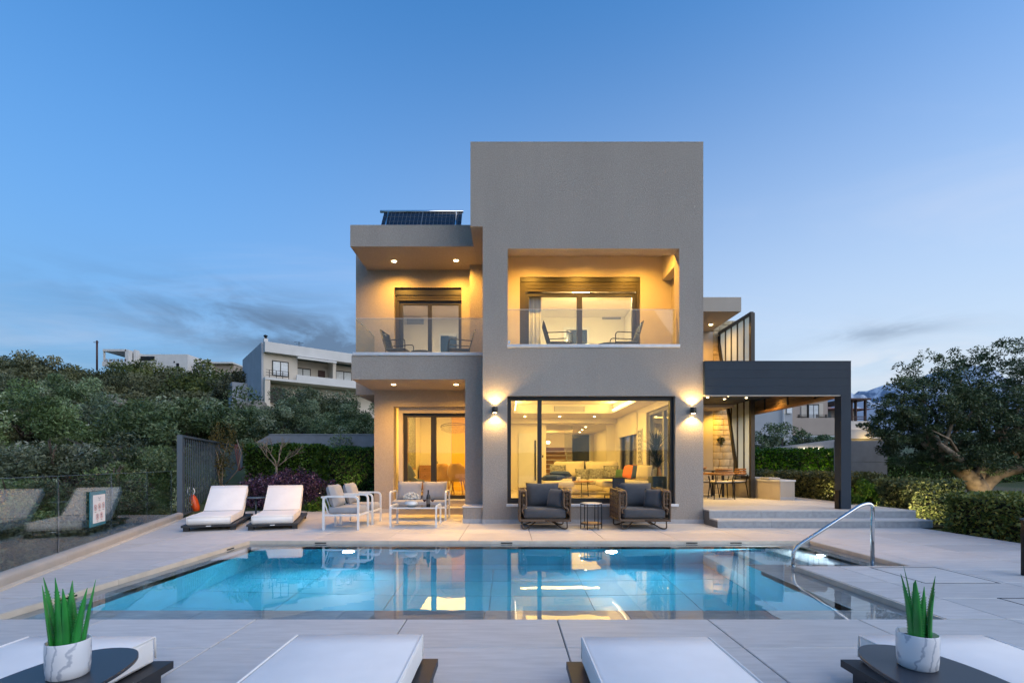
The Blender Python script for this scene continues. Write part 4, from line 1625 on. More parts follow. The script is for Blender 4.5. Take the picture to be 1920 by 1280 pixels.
# rattan armchairs
def make_rattan(label, loc, rz):
    t = thing('rattan_armchair', label, 'armchair', loc, R(rz), 'rattan armchairs before the big window')
    f = MB()
    W, D0, D1 = .465, -.42, .40
    for s in (-1, 1):
        # arm front: outer and inner edge with the seat wrap
        f.tube(round_path([(s * .41, D0, .31), (s * .43, D0, .39), (s * .345, D0, .42), (s * .345, D0, .715), (s * W, D0, .715), (s * W, D0, .17), (0, D0, .17)], .06, 5), .019, 6)
        # top of the arm, outer and inner rims, running to the back
        f.tube(round_path([(s * W, D0, .70), (s * W, D0 + .10, .72), (s * W, D1, .74)], .05), .018, 6)
        f.tube(round_path([(s * .35, D0, .70), (s * .35, D0 + .10, .72), (s * .36, D1 - .06, .74)], .05), .018, 6)
        f.tube([(s * W, D0, .17), (s * W, D1, .17)], .02, 6)
        # woven straps
        for z in (.24, .33, .43, .53, .63):
            f.box(s * W - .006, s * W + .006, D0, D1, z - .028, z + .028)
        for k in range(6):
            y = D0 + .06 + k * .145
            f.box(s * W - .011, s * W + .011, y - .03, y + .03, .17, .72)
        for z in (.47, .56, .65):
            f.box(s * .348 - .005, s * .348 + .005, D0, D1 - .05, z - .018, z + .018)
        for k in range(6):
            y = D0 + .06 + k * .14
            f.box(s * .348 - .008, s * .348 + .008, y - .012, y + .012, .42, .72)
        for k in range(6):
            y = D0 + .06 + k * .145
            f.box(s * .407 - .06, s * .407 + .06, y - .03, y + .03, .715, .73)
        for z in (.48, .57, .65):
            f.box(min(s * .345, s * W), max(s * .345, s * W), D0 - .004, D0 + .004, z - .006, z + .006)
        f.box(s * .405 - .006, s * .405 + .006, D0 - .008, D0 + .008, .40, .71)
    for z in (.24, .34, .44, .54, .64, .71):
        f.box(-W, W, D1 - .006, D1 + .006, z - .03, z + .03)
    for k in range(8):
        x = -W + .06 + k * .116
        f.box(x - .03, x + .03, D1 - .012, D1 + .012, .17, .74)
    f.box(-W, W, D0 + .02, D1, .16, .20)
    f.build('woven_frame', M_rattan, t, False)
    lm = pm('brown_steel_rod', (.09, .062, .042), .4, metal=.5) if 'brown_steel_rod' not in MATS else MATS['brown_steel_rod']
    for sx in (-1, 1):
        for sy in (-1, 1):
            y = D0 + .05 if sy < 0 else D1 - .08
            MB().tube(round_path([(sx * .41, y, .165), (sx * .42, y, .016), (sx * .33, y * .92, .016), (sx * .12, y * .35, .150), (0, y * .3, .152)], .07, 6), .013, 6).build('leg', lm, t, False)
    B('seat_cushion', M_cush_d, t, (-.395, .395, D0 + .01, D1 - .10, .205, .385), r=.05, world=False)
    MB().pillow(.66, .50, .22, rot('X', -14, (0, D1 - .15, .60))).build('back_cushion', M_cush_d, t, False)
    return t


for x, lab, lab2 in ((U(1021, 8.95), 'brown rattan armchair left of the small hexagonal table', 'charcoal throw cushion on the left rattan armchair'),
                     (U(1206, 8.95), 'brown rattan armchair right of the small hexagonal table', 'charcoal throw cushion on the right rattan armchair')):
    make_rattan(lab, (x, 9.26, 0), 0)
    t = thing('throw_cushion', lab2, 'cushion', (x + .22, 9.06, .386), group='throw cushions')
    MB().pillow(.36, .36, .15, rot('Z', -38, (0, 0, .185)) @ rot('X', -14)).build('cushion_cover', M_cush_d, t, False)

t = thing('side_table', 'small hexagonal black wire table between the rattan armchairs', 'table', (U(1109, 9.02), 9.05, 0))
hx = [(.205 * math.cos(R(60 * k)), .205 * math.sin(R(60 * k))) for k in range(6)]
MB().prism(hx, .470, .485).build('table_top', M_sill, t, False)
MB().prism([(x * .94, y * .94) for x, y in hx], .10, .115).build('shelf', M_teak, t, False)
for x, y in hx:
    MB().tube([(x * .96, y * .96, 0), (x * .96, y * .96, .469)], .009, 6).build('leg', M_black, t, False)
for z in (.455, .09):
    MB().tube([(x * .96, y * .96, z) for x, y in hx], .008, 4, True).build('ring', M_black, t, False)


# balcony chairs
def make_wire_chair(label, loc, rz, group):
    t = thing('wire_chair', label, 'chair', loc, R(rz), group)
    for s in (-1, 1):
        MB().tube(round_path([(s * .27, -.27, 0), (s * .27, -.27, .62), (s * .27, .18, .60), (s * .27, .27, .60)], .08), .012, 6).build('arm', M_black, t, False)
        MB().tube([(s * .25, .24, 0), (s * .25, .20, .40)], .012, 6).build('leg', M_black, t, False)
        MB().tube([(s * .25, -.27, .40), (s * .25, .20, .38), (s * .25, .34, .86)], .012, 6).build('side_rail', M_black, t, False)
    m = MB()
    for k in range(11):
        x = -.23 + .046 * k
        m.tube([(x, .21, .41), (x, .27, .62), (x * .95, .345, .86)], .008, 4)
    m.tube([(-.25, .34, .86), (.25, .34, .86)], .012, 6)
    m.build('backrest_cords', M_black, t, False)
    B('seat', M_cush_d, t, (-.24, .24, -.26, .22, .385, .42), r=.012, world=False)
    return t


make_wire_chair('black wire armchair on the left of the upper loggia', (U(1047, 10.62), 10.62, FU), 90, 'loggia chairs')
make_wire_chair('black wire armchair on the right of the upper loggia', (U(1172, 10.62), 10.62, FU), -90, 'loggia chairs')
make_wire_chair('black wire armchair on the left of the upper left balcony', (U(747, 11.25), 11.25, FU), 80, 'left balcony chairs')
make_wire_chair('black wire armchair on the right of the upper left balcony', (U(862, 11.25), 11.25, FU), -80, 'left balcony chairs')
t = thing('pouf', 'round dark brown pouf table between the loggia chairs', 'pouf', (U(1109, 10.5), 10.5, FU))
MB().lathe([(.19, 0), (.235, .06), (.245, .20), (.24, .30), (.19, .345), (.02, .352)], 28).build('pouf_body', pm('dark_brown_weave', (.05, .03, .025), .7, var=.2, scale=20), t, False)
for x, y, lab in ((U(1140, 10.7), 10.7, 'low round wire table beside the loggia pouf'), (U(790, 11.4), 11.4, 'low round wire table on the upper left balcony')):
    t = thing('wire_table', lab, 'table', (x, y, FU))
    MB().lathe([(.01, .41), (.25, .41), (.25, .42), (.01, .42)], 24).build('table_top', M_slate, t, False)
    for k in range(4):
        a = R(45 + 90 * k)
        MB().tube([(.22 * math.cos(a), .22 * math.sin(a), 0), (.22 * math.cos(a), .22 * math.sin(a), .409)], .008, 5).build('leg', M_black, t, False)

# ------------------------------------------------------------------ pool handrail
t = thing('pool_handrail', 'polished steel handrail bending down beside the pool steps', 'handrail', (4.1, 5.95, ZB))
y = 5.93
pts = [(U(1488, y), y, ZB), (U(1488, y), y, V(1026, y)), (U(1625, y), y, V(943, y)), (U(1635, y), y, V(945, y)), (U(1635, y), y, ZB)]
pts = [(U(1487, y), y, ZB), (U(1487, y), y, .165), (U(1615, y), y, V(946, y)), (U(1636, y), y, V(943, y)), (U(1636, y), y, ZB)]
MB().tube(round_path(pts, .10, 8), .0215, 14).build('rail', M_steel, t)
for x in (1487, 1636):
    MB().lathe([(.055, ZB + .001), (.055, ZB + .012), (.03, ZB + .016)], 20, Matrix.Translation((U(x, y), y, 0))).build('foot_flange', M_steel, t)

t = thing('bollard', 'short black bollard at the right edge of the deck', 'bollard', (5.62, 5.2, 0))
B('bollard_post', M_black, t, (-.035, .035, -.035, .035, 0, .60), r=.006, world=False)
B('bollard_cap', M_slate, t, (-.04, .04, -.04, .04, .6005, .62), world=False)

# ------------------------------------------------------------------ glass fence on the left
gf = thing('glass_fence', 'frameless glass fence on a beige kerb left of the pool', 'fence', (XF(6), 6, 0))
dirv = Vector((-.393, 1, 0)).normalized()
nrmv = Vector((-dirv.y, dirv.x, 0))          # to the left, away from the deck
ds = [1.4, 2.9, 4.4, 5.9, 7.40, 8.92, 10.40]


def fp(d, off, z):
    p = Vector((XF(d), d, z)) + nrmv * off
    return (p.x, p.y, z)


def sweep(prof, da, db):
    n = len(prof)
    m = MB()
    vs = [fp(da, o, z) for o, z in prof] + [fp(db, o, z) for o, z in prof]
    m.add(vs, [(i, (i + 1) % n, n + (i + 1) % n, n + i) for i in range(n)] + [list(range(n))[::-1], list(range(n, 2 * n))])
    return m


kerb = [(.19, -.3), (.19, .075)] + [(.105 + .085 * math.cos(a), .075 + .05 * math.sin(a)) for a in [R(q) for q in range(0, 181, 20)]] + [(.02, .02), (.02, -.3)]
for k in range(len(ds) - 1):
    a, b_ = ds[k], ds[k + 1]
    sweep(kerb, a + .002, b_ - .002).build('kerb', M_kerb, gf)
    sweep([(.102, .115), (.118, .115), (.118, 1.06), (.102, 1.06)], a + .008, b_ - .008).build('pane', M_glassf, gf)
    sweep([(.103, .118), (.117, .118), (.117, 1.055), (.103, 1.055)], b_ - .005, b_ + .005).build('joint_strip', M_steel, gf)
    sweep([(.101, 1.061), (.119, 1.061), (.119, 1.067), (.101, 1.067)], a + .008, b_ - .008).build('pane_edge', M_slate, gf)
sweep(kerb, 10.402, 10.9).build('kerb', M_kerb, gf)
for k in range(len(ds) - 1):
    sweep([(.018, -.05), (-.05, -.05), (-.05, .012), (-.045, .016), (.018, .016)], ds[k] + .002, ds[k + 1] - .002).build('kerb_foot', M_edge, gf)

# safety sign fixed to the glass
sgn = thing('pool_sign', 'white pool rules sign with five prohibition symbols on the glass', 'sign', fp(6.67, .09, .33))
D0, D1, Z0, Z1 = 6.64, 7.12, .335, .825
sweep([(.080, Z0), (.092, Z0), (.092, Z1), (.080, Z1)], D0, D1).build('sign_frame', pm('teal_acrylic', (.03, .17, .22), .25), sgn)
sweep([(.074, Z0 + .045), (.079, Z0 + .045), (.079, Z1 - .05), (.074, Z1 - .05)], D0 + .075, D1 - .035).build('sign_board', pm('sign_white', (.72, .74, .76), .5, var=.01), sgn)
M_red = pm('sign_red', (.45, .03, .03), .5)
M_ink = pm('sign_ink', (.02, .02, .025), .5)


def sp(u, v, off=.0725):
    """point on the sign face, u along (0..1), v up (0..1)"""
    d = (D0 + .075) + (D1 - .035 - D0 - .075) * u
    return Vector(fp(d, off, Z0 + .045 + (Z1 - .05 - Z0 - .045) * v))


def disc_ring(u, v, r, mat, name, frac=.82):
    m = MB()
    n = 24
    c = sp(u, v)
    e1, e2 = dirv, Vector((0, 0, 1))
    vs = []
    for q in (r, r * frac):
        for k in range(n):
            a = 2 * PI * k / n
            vs.append(c + e1 * math.cos(a) * q + e2 * math.sin(a) * q)
    m.add(vs, [(k, (k + 1) % n, n + (k + 1) % n, n + k) for k in range(n)])
    return m.build(name, mat, sgn)


def stroke(u, v, pts, w):
    m = MB()
    c = sp(u, v, .0722)
    for (a, b, c2, d2) in pts:
        p, q = c + dirv * a + Vector((0, 0, b)), c + dirv * c2 + Vector((0, 0, d2))
        t_ = (q - p).normalized()
        s_ = t_.cross(nrmv) * w
        m.add([p - s_, p + s_, q + s_, q - s_], [(0, 1, 2, 3)])
    return m


figs = [[(-.012, -.02, .0, .006), (.0, .006, .012, -.018), (.0, .006, .012, .016), (.012, .018, .016, .022)],
        [(-.02, -.016, .02, -.016), (-.014, .004, .012, -.006), (.0, .0, .01, .014)],
        [(-.01, -.022, .004, .0), (.004, .0, .006, .02), (.006, .02, -.008, .01), (.0, -.004, .014, -.014)],
        [(-.014, -.02, -.002, .0), (-.002, .0, .004, .02), (.004, .02, .014, .012), (-.002, .0, .012, -.016)],
        [(-.004, -.022, -.002, .004), (-.002, .004, -.012, .02), (-.002, .004, .012, .018), (-.012, .02, .012, .018)]]
for k, (u, v) in enumerate(((.17, .55), (.5, .58), (.83, .60), (.33, .22), (.67, .24))):
    disc_ring(u, v, .042, M_red, 'warning_ring')
    stroke(u, v, figs[k], .0042).build('pictogram', M_ink, sgn)
    stroke(u, v, [(-.028, .028, .028, -.028)], .0035).build('warning_bar', M_red, sgn)
    stroke(u, v - .155, [(-.03, 0, .03, 0)], .003).build('caption', M_ink, sgn)
stroke(.5, .84, [(-.05, .03, -.02, .012), (-.02, .012, .02, .012), (.02, .012, .05, .03), (-.03, -.012, .03, -.012)], .003).build('sign_emblem', MATS['teal_acrylic'], sgn)

# ------------------------------------------------------------------ slatted fence, rescue float
sf = thing('slatted_fence', 'slate blue fence of upright slats left of the loungers', 'fence', (-7.6, 11.1, 0))
fa, fb = Vector((-7.55, 11.05, 0)), Vector((-9.86, 17.7, 0))
fd = (fb - fa).normalized()
FZ = 1.89
ang = math.atan2(fd.y, fd.x)
post = MB().box(-.05, .05, -.055, .055, 0, FZ)
pm_ = post.mesh('post')
pm_.materials.append(M_slate)
for s in (0, (fb - fa).length * .5, (fb - fa).length):
    p = fa + fd * s
    link_piece('post', pm_, sf, (p.x, p.y, 0), ang)
sm = MB().box(-.022, .022, -.006, .006, .06, FZ - .05).mesh('slat')
sm.materials.append(M_slate)
nsl = int(((fb - fa).length - .2) / .16)
for k in range(nsl):
    p = fa + fd * (.15 + .16 * k)
    link_piece('slat', sm, sf, (p.x, p.y, 0), ang)
Mx = Matrix.Translation(fa) @ Matrix.Rotation(ang, 4, 'Z')
MB().box(.05, (fb - fa).length, -.045, .045, FZ - .05, FZ, Mx).build('top_rail', M_slate, sf)
MB().box(.05, (fb - fa).length, -.03, .03, .02, .06, Mx).build('bottom_rail', M_slate, sf)

p = fa + fd * 1.02 + Vector((.10, 0, 0))
t = thing('rescue_float', 'orange rescue float with white loop hanging on the slatted fence', 'rescue float', (p.x, p.y, .02))
m = MB()
tm = rot('Y', -16, (p.x, p.y, 0))
m.lathe([(.02, .02), (.07, .05), (.092, .14), (.092, .30), (.075, .40), (.045, .46), (.02, .48)], 18, tm)
m.build('float_body', pm('orange_plastic', (.72, .085, .012), .35, var=.06), t)
c = tm @ Vector((0, 0, .56))
MB().tube([(c.x + .085 * math.cos(a), c.y, c.z + .10 * math.sin(a)) for a in [R(q) for q in range(-250, 70, 20)]], .013, 6).build('rope_loop', M_white, t)
MB().tube([(p.x - .12, p.y + .02, .35), (p.x - .13, p.y, .2), (p.x - .10, p.y - .02, .06), (p.x - .16, p.y - .04, .03)], .01, 5).build('tow_line', pm('blue_rope', (.03, .10, .40), .7), t)

# ------------------------------------------------------------------ dining set and bench under the pergola
M_pad = pm('cream_seat_pad', (.62, .56, .46), .9)


def dining_chair(label, loc, rz):
    t = thing('dining_chair', label, 'chair', loc, R(rz), 'teak dining chairs under the pergola')
    for sx in (-1, 1):
        for sy in (-1, 1):
            MB().tube([(sx * .26, sy * .25, 0), (sx * .22, sy * .2, .42)], [.011, .017], 6).build('leg', M_black, t, False)
        MB().tube([(sx * .22, -.2, .42), (sx * .27, -.18, .60)], .013, 6).build('arm_post', M_black, t, False)
        MB().tube([(sx * .20, .22, .42), (sx * .23, .26, .64)], .013, 6).build('back_post', M_black, t, False)
    B('seat', M_black, t, (-.24, .24, -.23, .22, .41, .43), world=False)
    B('seat_pad', M_pad, t, (-.23, .23, -.22, .2, .4305, .475), r=.018, world=False)
    m = MB()
    arc = []
    for k in range(15):
        a = R(-20 + 220 * k / 14)
        arc.append((.29 * math.cos(a), .02 + .27 * math.sin(a), .66))
    m.tube(arc, .034, 8)
    for z in (.72, .78):
        m.tube([(q[0] * .98, q[1] * .99, z) for q in arc[4:11]], .024, 8)
    m.build('backrest', M_teak, t, False)
    return t


dining_chair('teak dining chair seen from behind on the patio', (U(1352, 12.75), 12.75, .298), 175)
dining_chair('teak dining chair right of the patio table', (U(1376, 13.3), 13.3, .298), -75)
dining_chair('teak dining chair half hidden by the villa corner', (U(1326, 13.3), 13.35, .298), 90)
t = thing('dining_table', 'dark patio dining table behind the villa corner', 'table', (5.55, 13.75, .298))
B('table_top', M_black, t, (-.75, .55, -.42, .42, .72, .745), world=False)
for x in (-.65, .45):
    for y in (-.34, .34):
        B('leg', M_black, t, (x - .025, x + .025, y - .025, y + .025, 0, .72), world=False)
t = thing('fruit_bowl', 'wooden bowl on the patio dining table', 'bowl', (5.45, 13.55, 1.0445))
MB().lathe([(.05, 0), (.11, .03), (.16, .09), (.15, .09), (.10, .04), (.02, .02)], 24, cap=False).build('bowl_body', M_teak, t, False)

t = thing('bench', 'long beige masonry bench with stone seat beside the hedge', 'bench', (6.7, 13, .297))
bx0, bx1 = U(1463, 12.27), U(1490, 12.27)
m = MB()
m.prism([(bx0, 12.27), (bx1, 12.27), (bx1 + .02, 12.9), (6.75, 14.3), (6.35, 14.3)], .298, .77)
m.build('bench_body', M_plaster2, t)
m = MB()
m.prism([(bx0 - .02, 12.25), (bx1 + .02, 12.25), (bx1 + .04, 12.92), (6.77, 14.3), (6.33, 14.3)], .771, .815)
m.build('seat_slab', M_sill, t)
MB().prism([(bx0 - .008, 12.262), (bx1 + .008, 12.262), (bx1 + .008, 12.269), (bx0 - .008, 12.269)], .2985, .38).build('skirting', M_skirt, t)
for k, (x, y) in enumerate(((6.95, 12.75), (6.80, 13.25), (6.65, 13.75))):
    c_ = thing('seat_cushion', ('near', 'middle', 'far')[k] + ' flat grey cushion on the masonry bench', 'cushion', (x, y, .8155), group='bench cushions')
    B('cushion_cover', M_cush, c_, (-.16, .16, -.22, .22, 0, .05), r=.02, world=False)

# ------------------------------------------------------------------ living-room and dining-room furniture
sofa = thing('corner_sofa', 'cream corner sofa in the lit living room', 'sofa', (2.3, 14.4, FL))
B('seat_base', M_sofa, sofa, (1.25, 3.45, 13.95, 14.85, FL + .10, FL + .30), (2.75, 3.70, 12.1, 13.94, FL + .10, FL + .30), r=.05)
B('seat_cushion', M_sofa, sofa, (1.28, 2.33, 13.93, 14.6, FL + .301, FL + .45), (2.35, 3.40, 13.93, 14.6, FL + .301, FL + .45), r=.05)
B('chaise_cushion', M_sofa, sofa, (2.35, 3.68, 12.05, 12.98, FL + .301, FL + .46), (2.75, 3.68, 13.0, 13.91, FL + .301, FL + .46), r=.06)
for x in (1.55, 2.05):
    pass
for (x, w) in ((1.86, .95), (2.86, 1.02)):
    MB().pillow(w, .55, .26, rot('X', -14, (x, 14.66, FL + .72))).build('back_cushion', M_sofa, sofa)
for (x, y) in ((2.45, 12.2), (3.5, 12.2), (1.4, 14.1)):
    MB().tube([(x, y, FL), (x, y, FL + .10)], .015, 6).build('leg', M_black, sofa)
M_pat = pm('patterned_fabric', (.22, .22, .19), .9, var=.75, scale=22)
for k, (x, y, z, w, rz, mt, lab) in enumerate((
        (1.50, 14.45, .66, .52, 10, M_pat, 'floral cushion at the left end of the sofa'),
        (2.20, 14.30, .58, .42, -5, M_pat, 'small floral cushion left of the sofa middle'),
        (2.62, 14.30, .58, .46, 4, M_pat, 'small floral cushion right of the sofa middle'),
        (3.05, 14.25, .66, .45, -15, M_pat, 'floral cushion in the sofa corner'),
        (3.30, 14.1, .60, .34, -40, M_green, 'green cushion in the sofa corner'),
        (3.40, 13.6, .68, .42, -72, M_orange, 'far orange cushion on the sofa'),
        (3.36, 13.15, .68, .46, -70, M_orange, 'near orange cushion on the sofa'),
        (3.50, 12.85, .68, .44, -45, M_teal, 'navy cushion beside the orange cushions'),
        (3.52, 12.45, .68, .44, -45, M_sofa, 'cream cushion at the near end of the sofa'))):
    c_ = thing('throw_cushion', lab, 'cushion', (x, y, FL + z - w * .42), group='cushions on the living-room sofa')
    MB().pillow(w, w * .85, .17, rot('Z', rz, (0, 0, w * .42)) @ rot('X', -14)).build('cushion_cover', mt, c_, False)
t = thing('ottoman', 'rounded cream ottoman left of the coffee table indoors', 'ottoman', (1.28, 12.6, FL))
B('seat_base', M_sofa, t, (-.36, .36, -.4, .4, .12, .28), r=.06, world=False)
B('seat_cushion', M_sofa, t, (-.40, .40, -.44, .44, .281, .46), r=.08, world=False)
for x in (-.25, .25):
    MB().tube([(x, -.3, 0), (x, -.3, .12)], .015, 6).build('leg', M_black, t, False)
for (dx, dy, dz, rz, lab) in ((-.12, -.05, .53, 12, 'lower teal cushion lying on the indoor ottoman'), (.10, .05, .62, -16, 'upper teal cushion lying on the indoor ottoman')):
    c_ = thing('throw_cushion', lab, 'cushion', (1.28 + dx, 12.6 + dy, FL + dz - .07), group='teal cushions on the ottoman')
    MB().pillow(.56, .46, .15, rot('Z', rz, (0, 0, .07)) @ rot('X', 82)).build('cushion_cover', M_teal, c_, False)
t = thing('coffee_table', 'round wooden coffee table in the living room', 'table', (1.97, 13.2, FL))
MB().lathe([(.01, .40), (.37, .40), (.38, .415), (.37, .43), (.01, .43)], 30).build('table_top', M_wood, t, False)
for k in range(3):
    a = R(30 + 120 * k)
    MB().tube([(.30 * math.cos(a), .30 * math.sin(a), 0), (.26 * math.cos(a), .26 * math.sin(a), .40)], .012, 6).build('leg', M_black, t, False)
for (x, y, lab, mt) in ((1.92, 13.1, 'white candle on the indoor coffee table', M_white), (1.80, 13.15, 'black cup on the indoor coffee table', M_black)):
    c_ = thing('candle' if mt == M_white else 'cup', lab, 'candle' if mt == M_white else 'cup', (x, y, FL + .431))
    MB().lathe([(.045, 0), (.05, .01), (.05, .11), (.045, .115)], 18).build('body', mt, c_, False)
t = thing('sofa_tray_table', 'dark C shaped tray table standing over the chaise', 'table', (2.70, 12.02, FL))
B('table_top', M_black, t, (-.33, .23, -.16, .16, .535, .555), world=False)
B('upright', M_teal, t, (-.12, .18, -.16, -.13, .02, .535), world=False)
B('foot', M_black, t, (-.2, .2, -.18, .12, 0, .02), world=False)
# framed art on the right-hand wall
t = thing('framed_picture', 'tall narrow framed picture on the living-room side wall', 'picture', (3.75, 13.6, 1.3))
B('picture_frame', M_sill, t, (3.735, 3.757, 13.40, 13.86, 1.22, 2.22))
B('picture_sheet', M_grey, t, (3.728, 3.7345, 13.44, 13.82, 1.26, 2.18))
m = MB()
for k in range(7):
    z = 1.34 + k * .12
    m.tube([(3.727, 13.50, z), (3.727, 13.60, z + .05), (3.727, 13.68, z - .02), (3.727, 13.76, z + .05)], .012, 4)
m.build('picture_drawing', M_white, t)

# big plant beside the window
t = thing('potted_dracaena', 'spiky dracaena in a tall green planter inside the big window', 'potted plant', (3.30, 10.62, FL))
B('planter', pm('dark_green_planter', (.035, .055, .045), .4), t, (-.16, .16, -.16, .16, 0, .62), r=.02, world=False)
rs = random.Random(6)
MB().tube([(0, 0, .6), (.02, 0, .95), (-.02, .02, 1.15)], .02, 6).build('stem', M_wood, t, False)
M_spike = leafmat('dracaena_leaf', [(0, (.02, .035, .02)), (1, (.06, .09, .045))], .4, .1)


def spikes(cx, cy, cz, n, ln, seed, up=.3):
    rs_ = random.Random(seed)
    m = MB()
    for k in range(n):
        a = rs_.uniform(0, 2 * PI)
        e = rs_.uniform(-.2, 1.3)
        d = Vector((math.cos(a) * math.cos(e), math.sin(a) * math.cos(e), math.sin(e) + up * .3))
        l_ = ln * rs_.uniform(.7, 1.1)
        c = Vector((cx, cy, cz))
        s_ = d.cross(Vector((0, 0, 1))).normalized() * .013
        p1 = c + d * l_ * .5
        p2 = c + d * l_ + Vector((0, 0, -.10 * l_))
        m.add([c - s_, c + s_, p1 + s_, p1 - s_, p2], [(0, 1, 2, 3), (3, 2, 4)])
    return m


spikes(0, 0, .82, 130, .36, 1).build('leaf_tuft', M_spike, t, False)
spikes(-.06, .0, 1.02, 120, .36, 4).build('leaf_tuft', M_spike, t, False)
spikes(-.02, .02, 1.22, 110, .48, 2).build('leaf_tuft', M_spike, t, False)
t = thing('potted_grass', 'spiky plant before the dark hall door indoors', 'potted plant', (2.75, 15.6, FL))
MB().lathe([(.10, 0), (.14, .02), (.16, .40), (.15, .42), (.02, .40)], 20).build('pot', M_sill, t, False)
spikes(0, 0, .42, 90, .55, 3, .8).build('leaf_tuft', M_spike, t, False)
t = thing('console_table', 'pale wooden console behind the sofa', 'table', (3.2, 16.1, FL))
B('table_top', M_sofa, t, (-.38, .38, -.18, .18, .80, .84), world=False)
for x in (-.33, .33):
    B('leg', M_sofa, t, (x - .03, x + .03, -.15, .15, 0, .80), world=False)


def shell_chair(label, loc, rz, mat):
    t = thing('shell_chair', label, 'chair', loc, R(rz), 'shell chairs in the dining room')
    m = MB()
    vs, fs = [], []
    nu, nv = 12, 8
    for j in range(nv + 1):
        v = j / nv
        for i in range(nu + 1):
            u = -1 + 2 * i / nu
            if v < .5:
                q = v * 2
                vs.append((.23 * u * (.9 + .1 * q), -.24 + .42 * q, .46 - .03 * math.sin(q * PI) + .12 * abs(u) ** 3 * q))
            else:
                q = v * 2 - 1
                w = .25 * math.sqrt(max(.06, 1 - (q * .93) ** 2.6))
                vs.append((w * u, .18 + .10 * q - .16 * abs(u) ** 2 * (1 - .3 * q), .46 + .44 * q + .12 * abs(u) ** 3 * (1 - q)))
    for j in range(nv):
        for i in range(nu):
            a = j * (nu + 1) + i
            fs.append((a, a + 1, a + nu + 2, a + nu + 1))
    m.add(vs, fs, smooth=True)
    sh = m.build('shell', mat, t, False)
    md = sh.modifiers.new('thick', 'SOLIDIFY')
    md.thickness = .035
    for sx in (-1, 1):
        for sy in (-1, 1):
            MB().tube([(sx * .22, sy * .2, 0), (sx * .14, sy * .13, .45)], [.012, .018], 6).build('leg', M_wood, t, False)
    return t


M_ochre = pm('ochre_velvet', (.55, .33, .08), .8, var=.06, sheen=.3)
M_sage = pm('sage_velvet', (.20, .24, .20), .8, var=.06, sheen=.3)
shell_chair('ochre shell chair nearest the open dining door', (-1.42, 13.35, FL), 172, M_ochre)
shell_chair('ochre shell chair left of the dining table front', (-1.80, 13.60, FL), 165, M_ochre)
shell_chair('sage green shell chair behind the left door pane', (-2.60, 13.2, FL), 120, M_sage)
t = thing('dining_table', 'dark indoor dining table behind the ochre chairs', 'table', (-1.5, 14.3, FL))
B('table_top', M_wood, t, (-.5, .8, -.42, .42, .72, .75), r=.01, world=False)
for x in (-.42, .72):
    for y in (-.34, .34):
        B('leg', M_black, t, (x - .025, x + .025, y - .025, y + .025, 0, .72), world=False)
t = thing('sideboard', 'wooden sideboard against the dining-room back wall', 'sideboard', (-2.55, 16.05, FL))
B('cabinet', M_wood, t, (-.38, .38, -.25, .25, .10, .86), r=.008, world=False)
for x in (-.19, .19):
    for z in (.16, .40, .63):
        d_ = B('drawer', M_teak, t, (x - .18, x + .18, -.265, -.251, z, z + .21), world=False)
        B('knob', M_black, d_, (x - .015, x + .015, -.28, -.266, z + .09, z + .11), world=False)
for x in (-.33, .33):
    B('leg', M_black, t, (x - .02, x + .02, -.2, .2, 0, .10), world=False)
t = thing('table_ornament', 'small round ornament on the dining-room sideboard', 'ornament', (-2.42, 15.95, FL + .861))
MB().lathe([(.04, 0), (.09, .03), (.10, .08), (.05, .14), (.04, .15), (.055, .19), (.03, .25), (.005, .26)], 18).build('ornament_body', M_grey, t, False)
t = thing('framed_picture', 'large dark picture on the dining-room left wall', 'picture', (-2.97, 14.8, 1.5))
B('picture_frame', M_teak, t, (-2.998, -2.965, 14.2, 15.4, 1.05, 2.75))
B('picture_sheet', M_pat, t, (-2.9645, -2.96, 14.26, 15.34, 1.11, 2.69))
t = thing('pendant_lamp', 'wire ring pendant lamp in the dining room', 'lamp', (-1.15, 14.0, 2.919))
cz = V(807, 14.0)
MB().tube([(-1.15, 14.0, 2.918), (-1.15, 14.0, cz)], .004, 5).build('cable', M_black, t)
MB().lathe([(.012, -.05), (.04, -.02), (.04, .02), (.01, .05)], 14, Matrix.Translation((-1.15, 14.0, cz - .05))).build('bulb', M_bulb, t)
m = MB()
for k in range(26):
    s_ = -1 + 2 * k / 25
    w_ = math.sqrt(max(0, 1 - s_ * s_))
    m.tube([(-1.55 + .42 * s_, 14.0 - .30 * w_, cz + .10 + .10 * w_), (-1.55 + .42 * s_, 14.0, cz + .07 - .16 * w_), (-1.55 + .42 * s_, 14.0 + .30 * w_, cz + .10 + .10 * w_)], .003, 4)
m.tube([(-1.55 + .42 * math.cos(a), 14.0 - .3 * math.sin(a), cz + .10 + .10 * abs(math.sin(a))) for a in [2 * PI * q / 30 for q in range(30)]], .007, 4, True)
m.build('wire_shade', M_black, t)
lamp('POINT', 'pendant_light', (-1.15, 13.9, cz - .13), 5, WARM2, t, shadow_soft_size=.05)
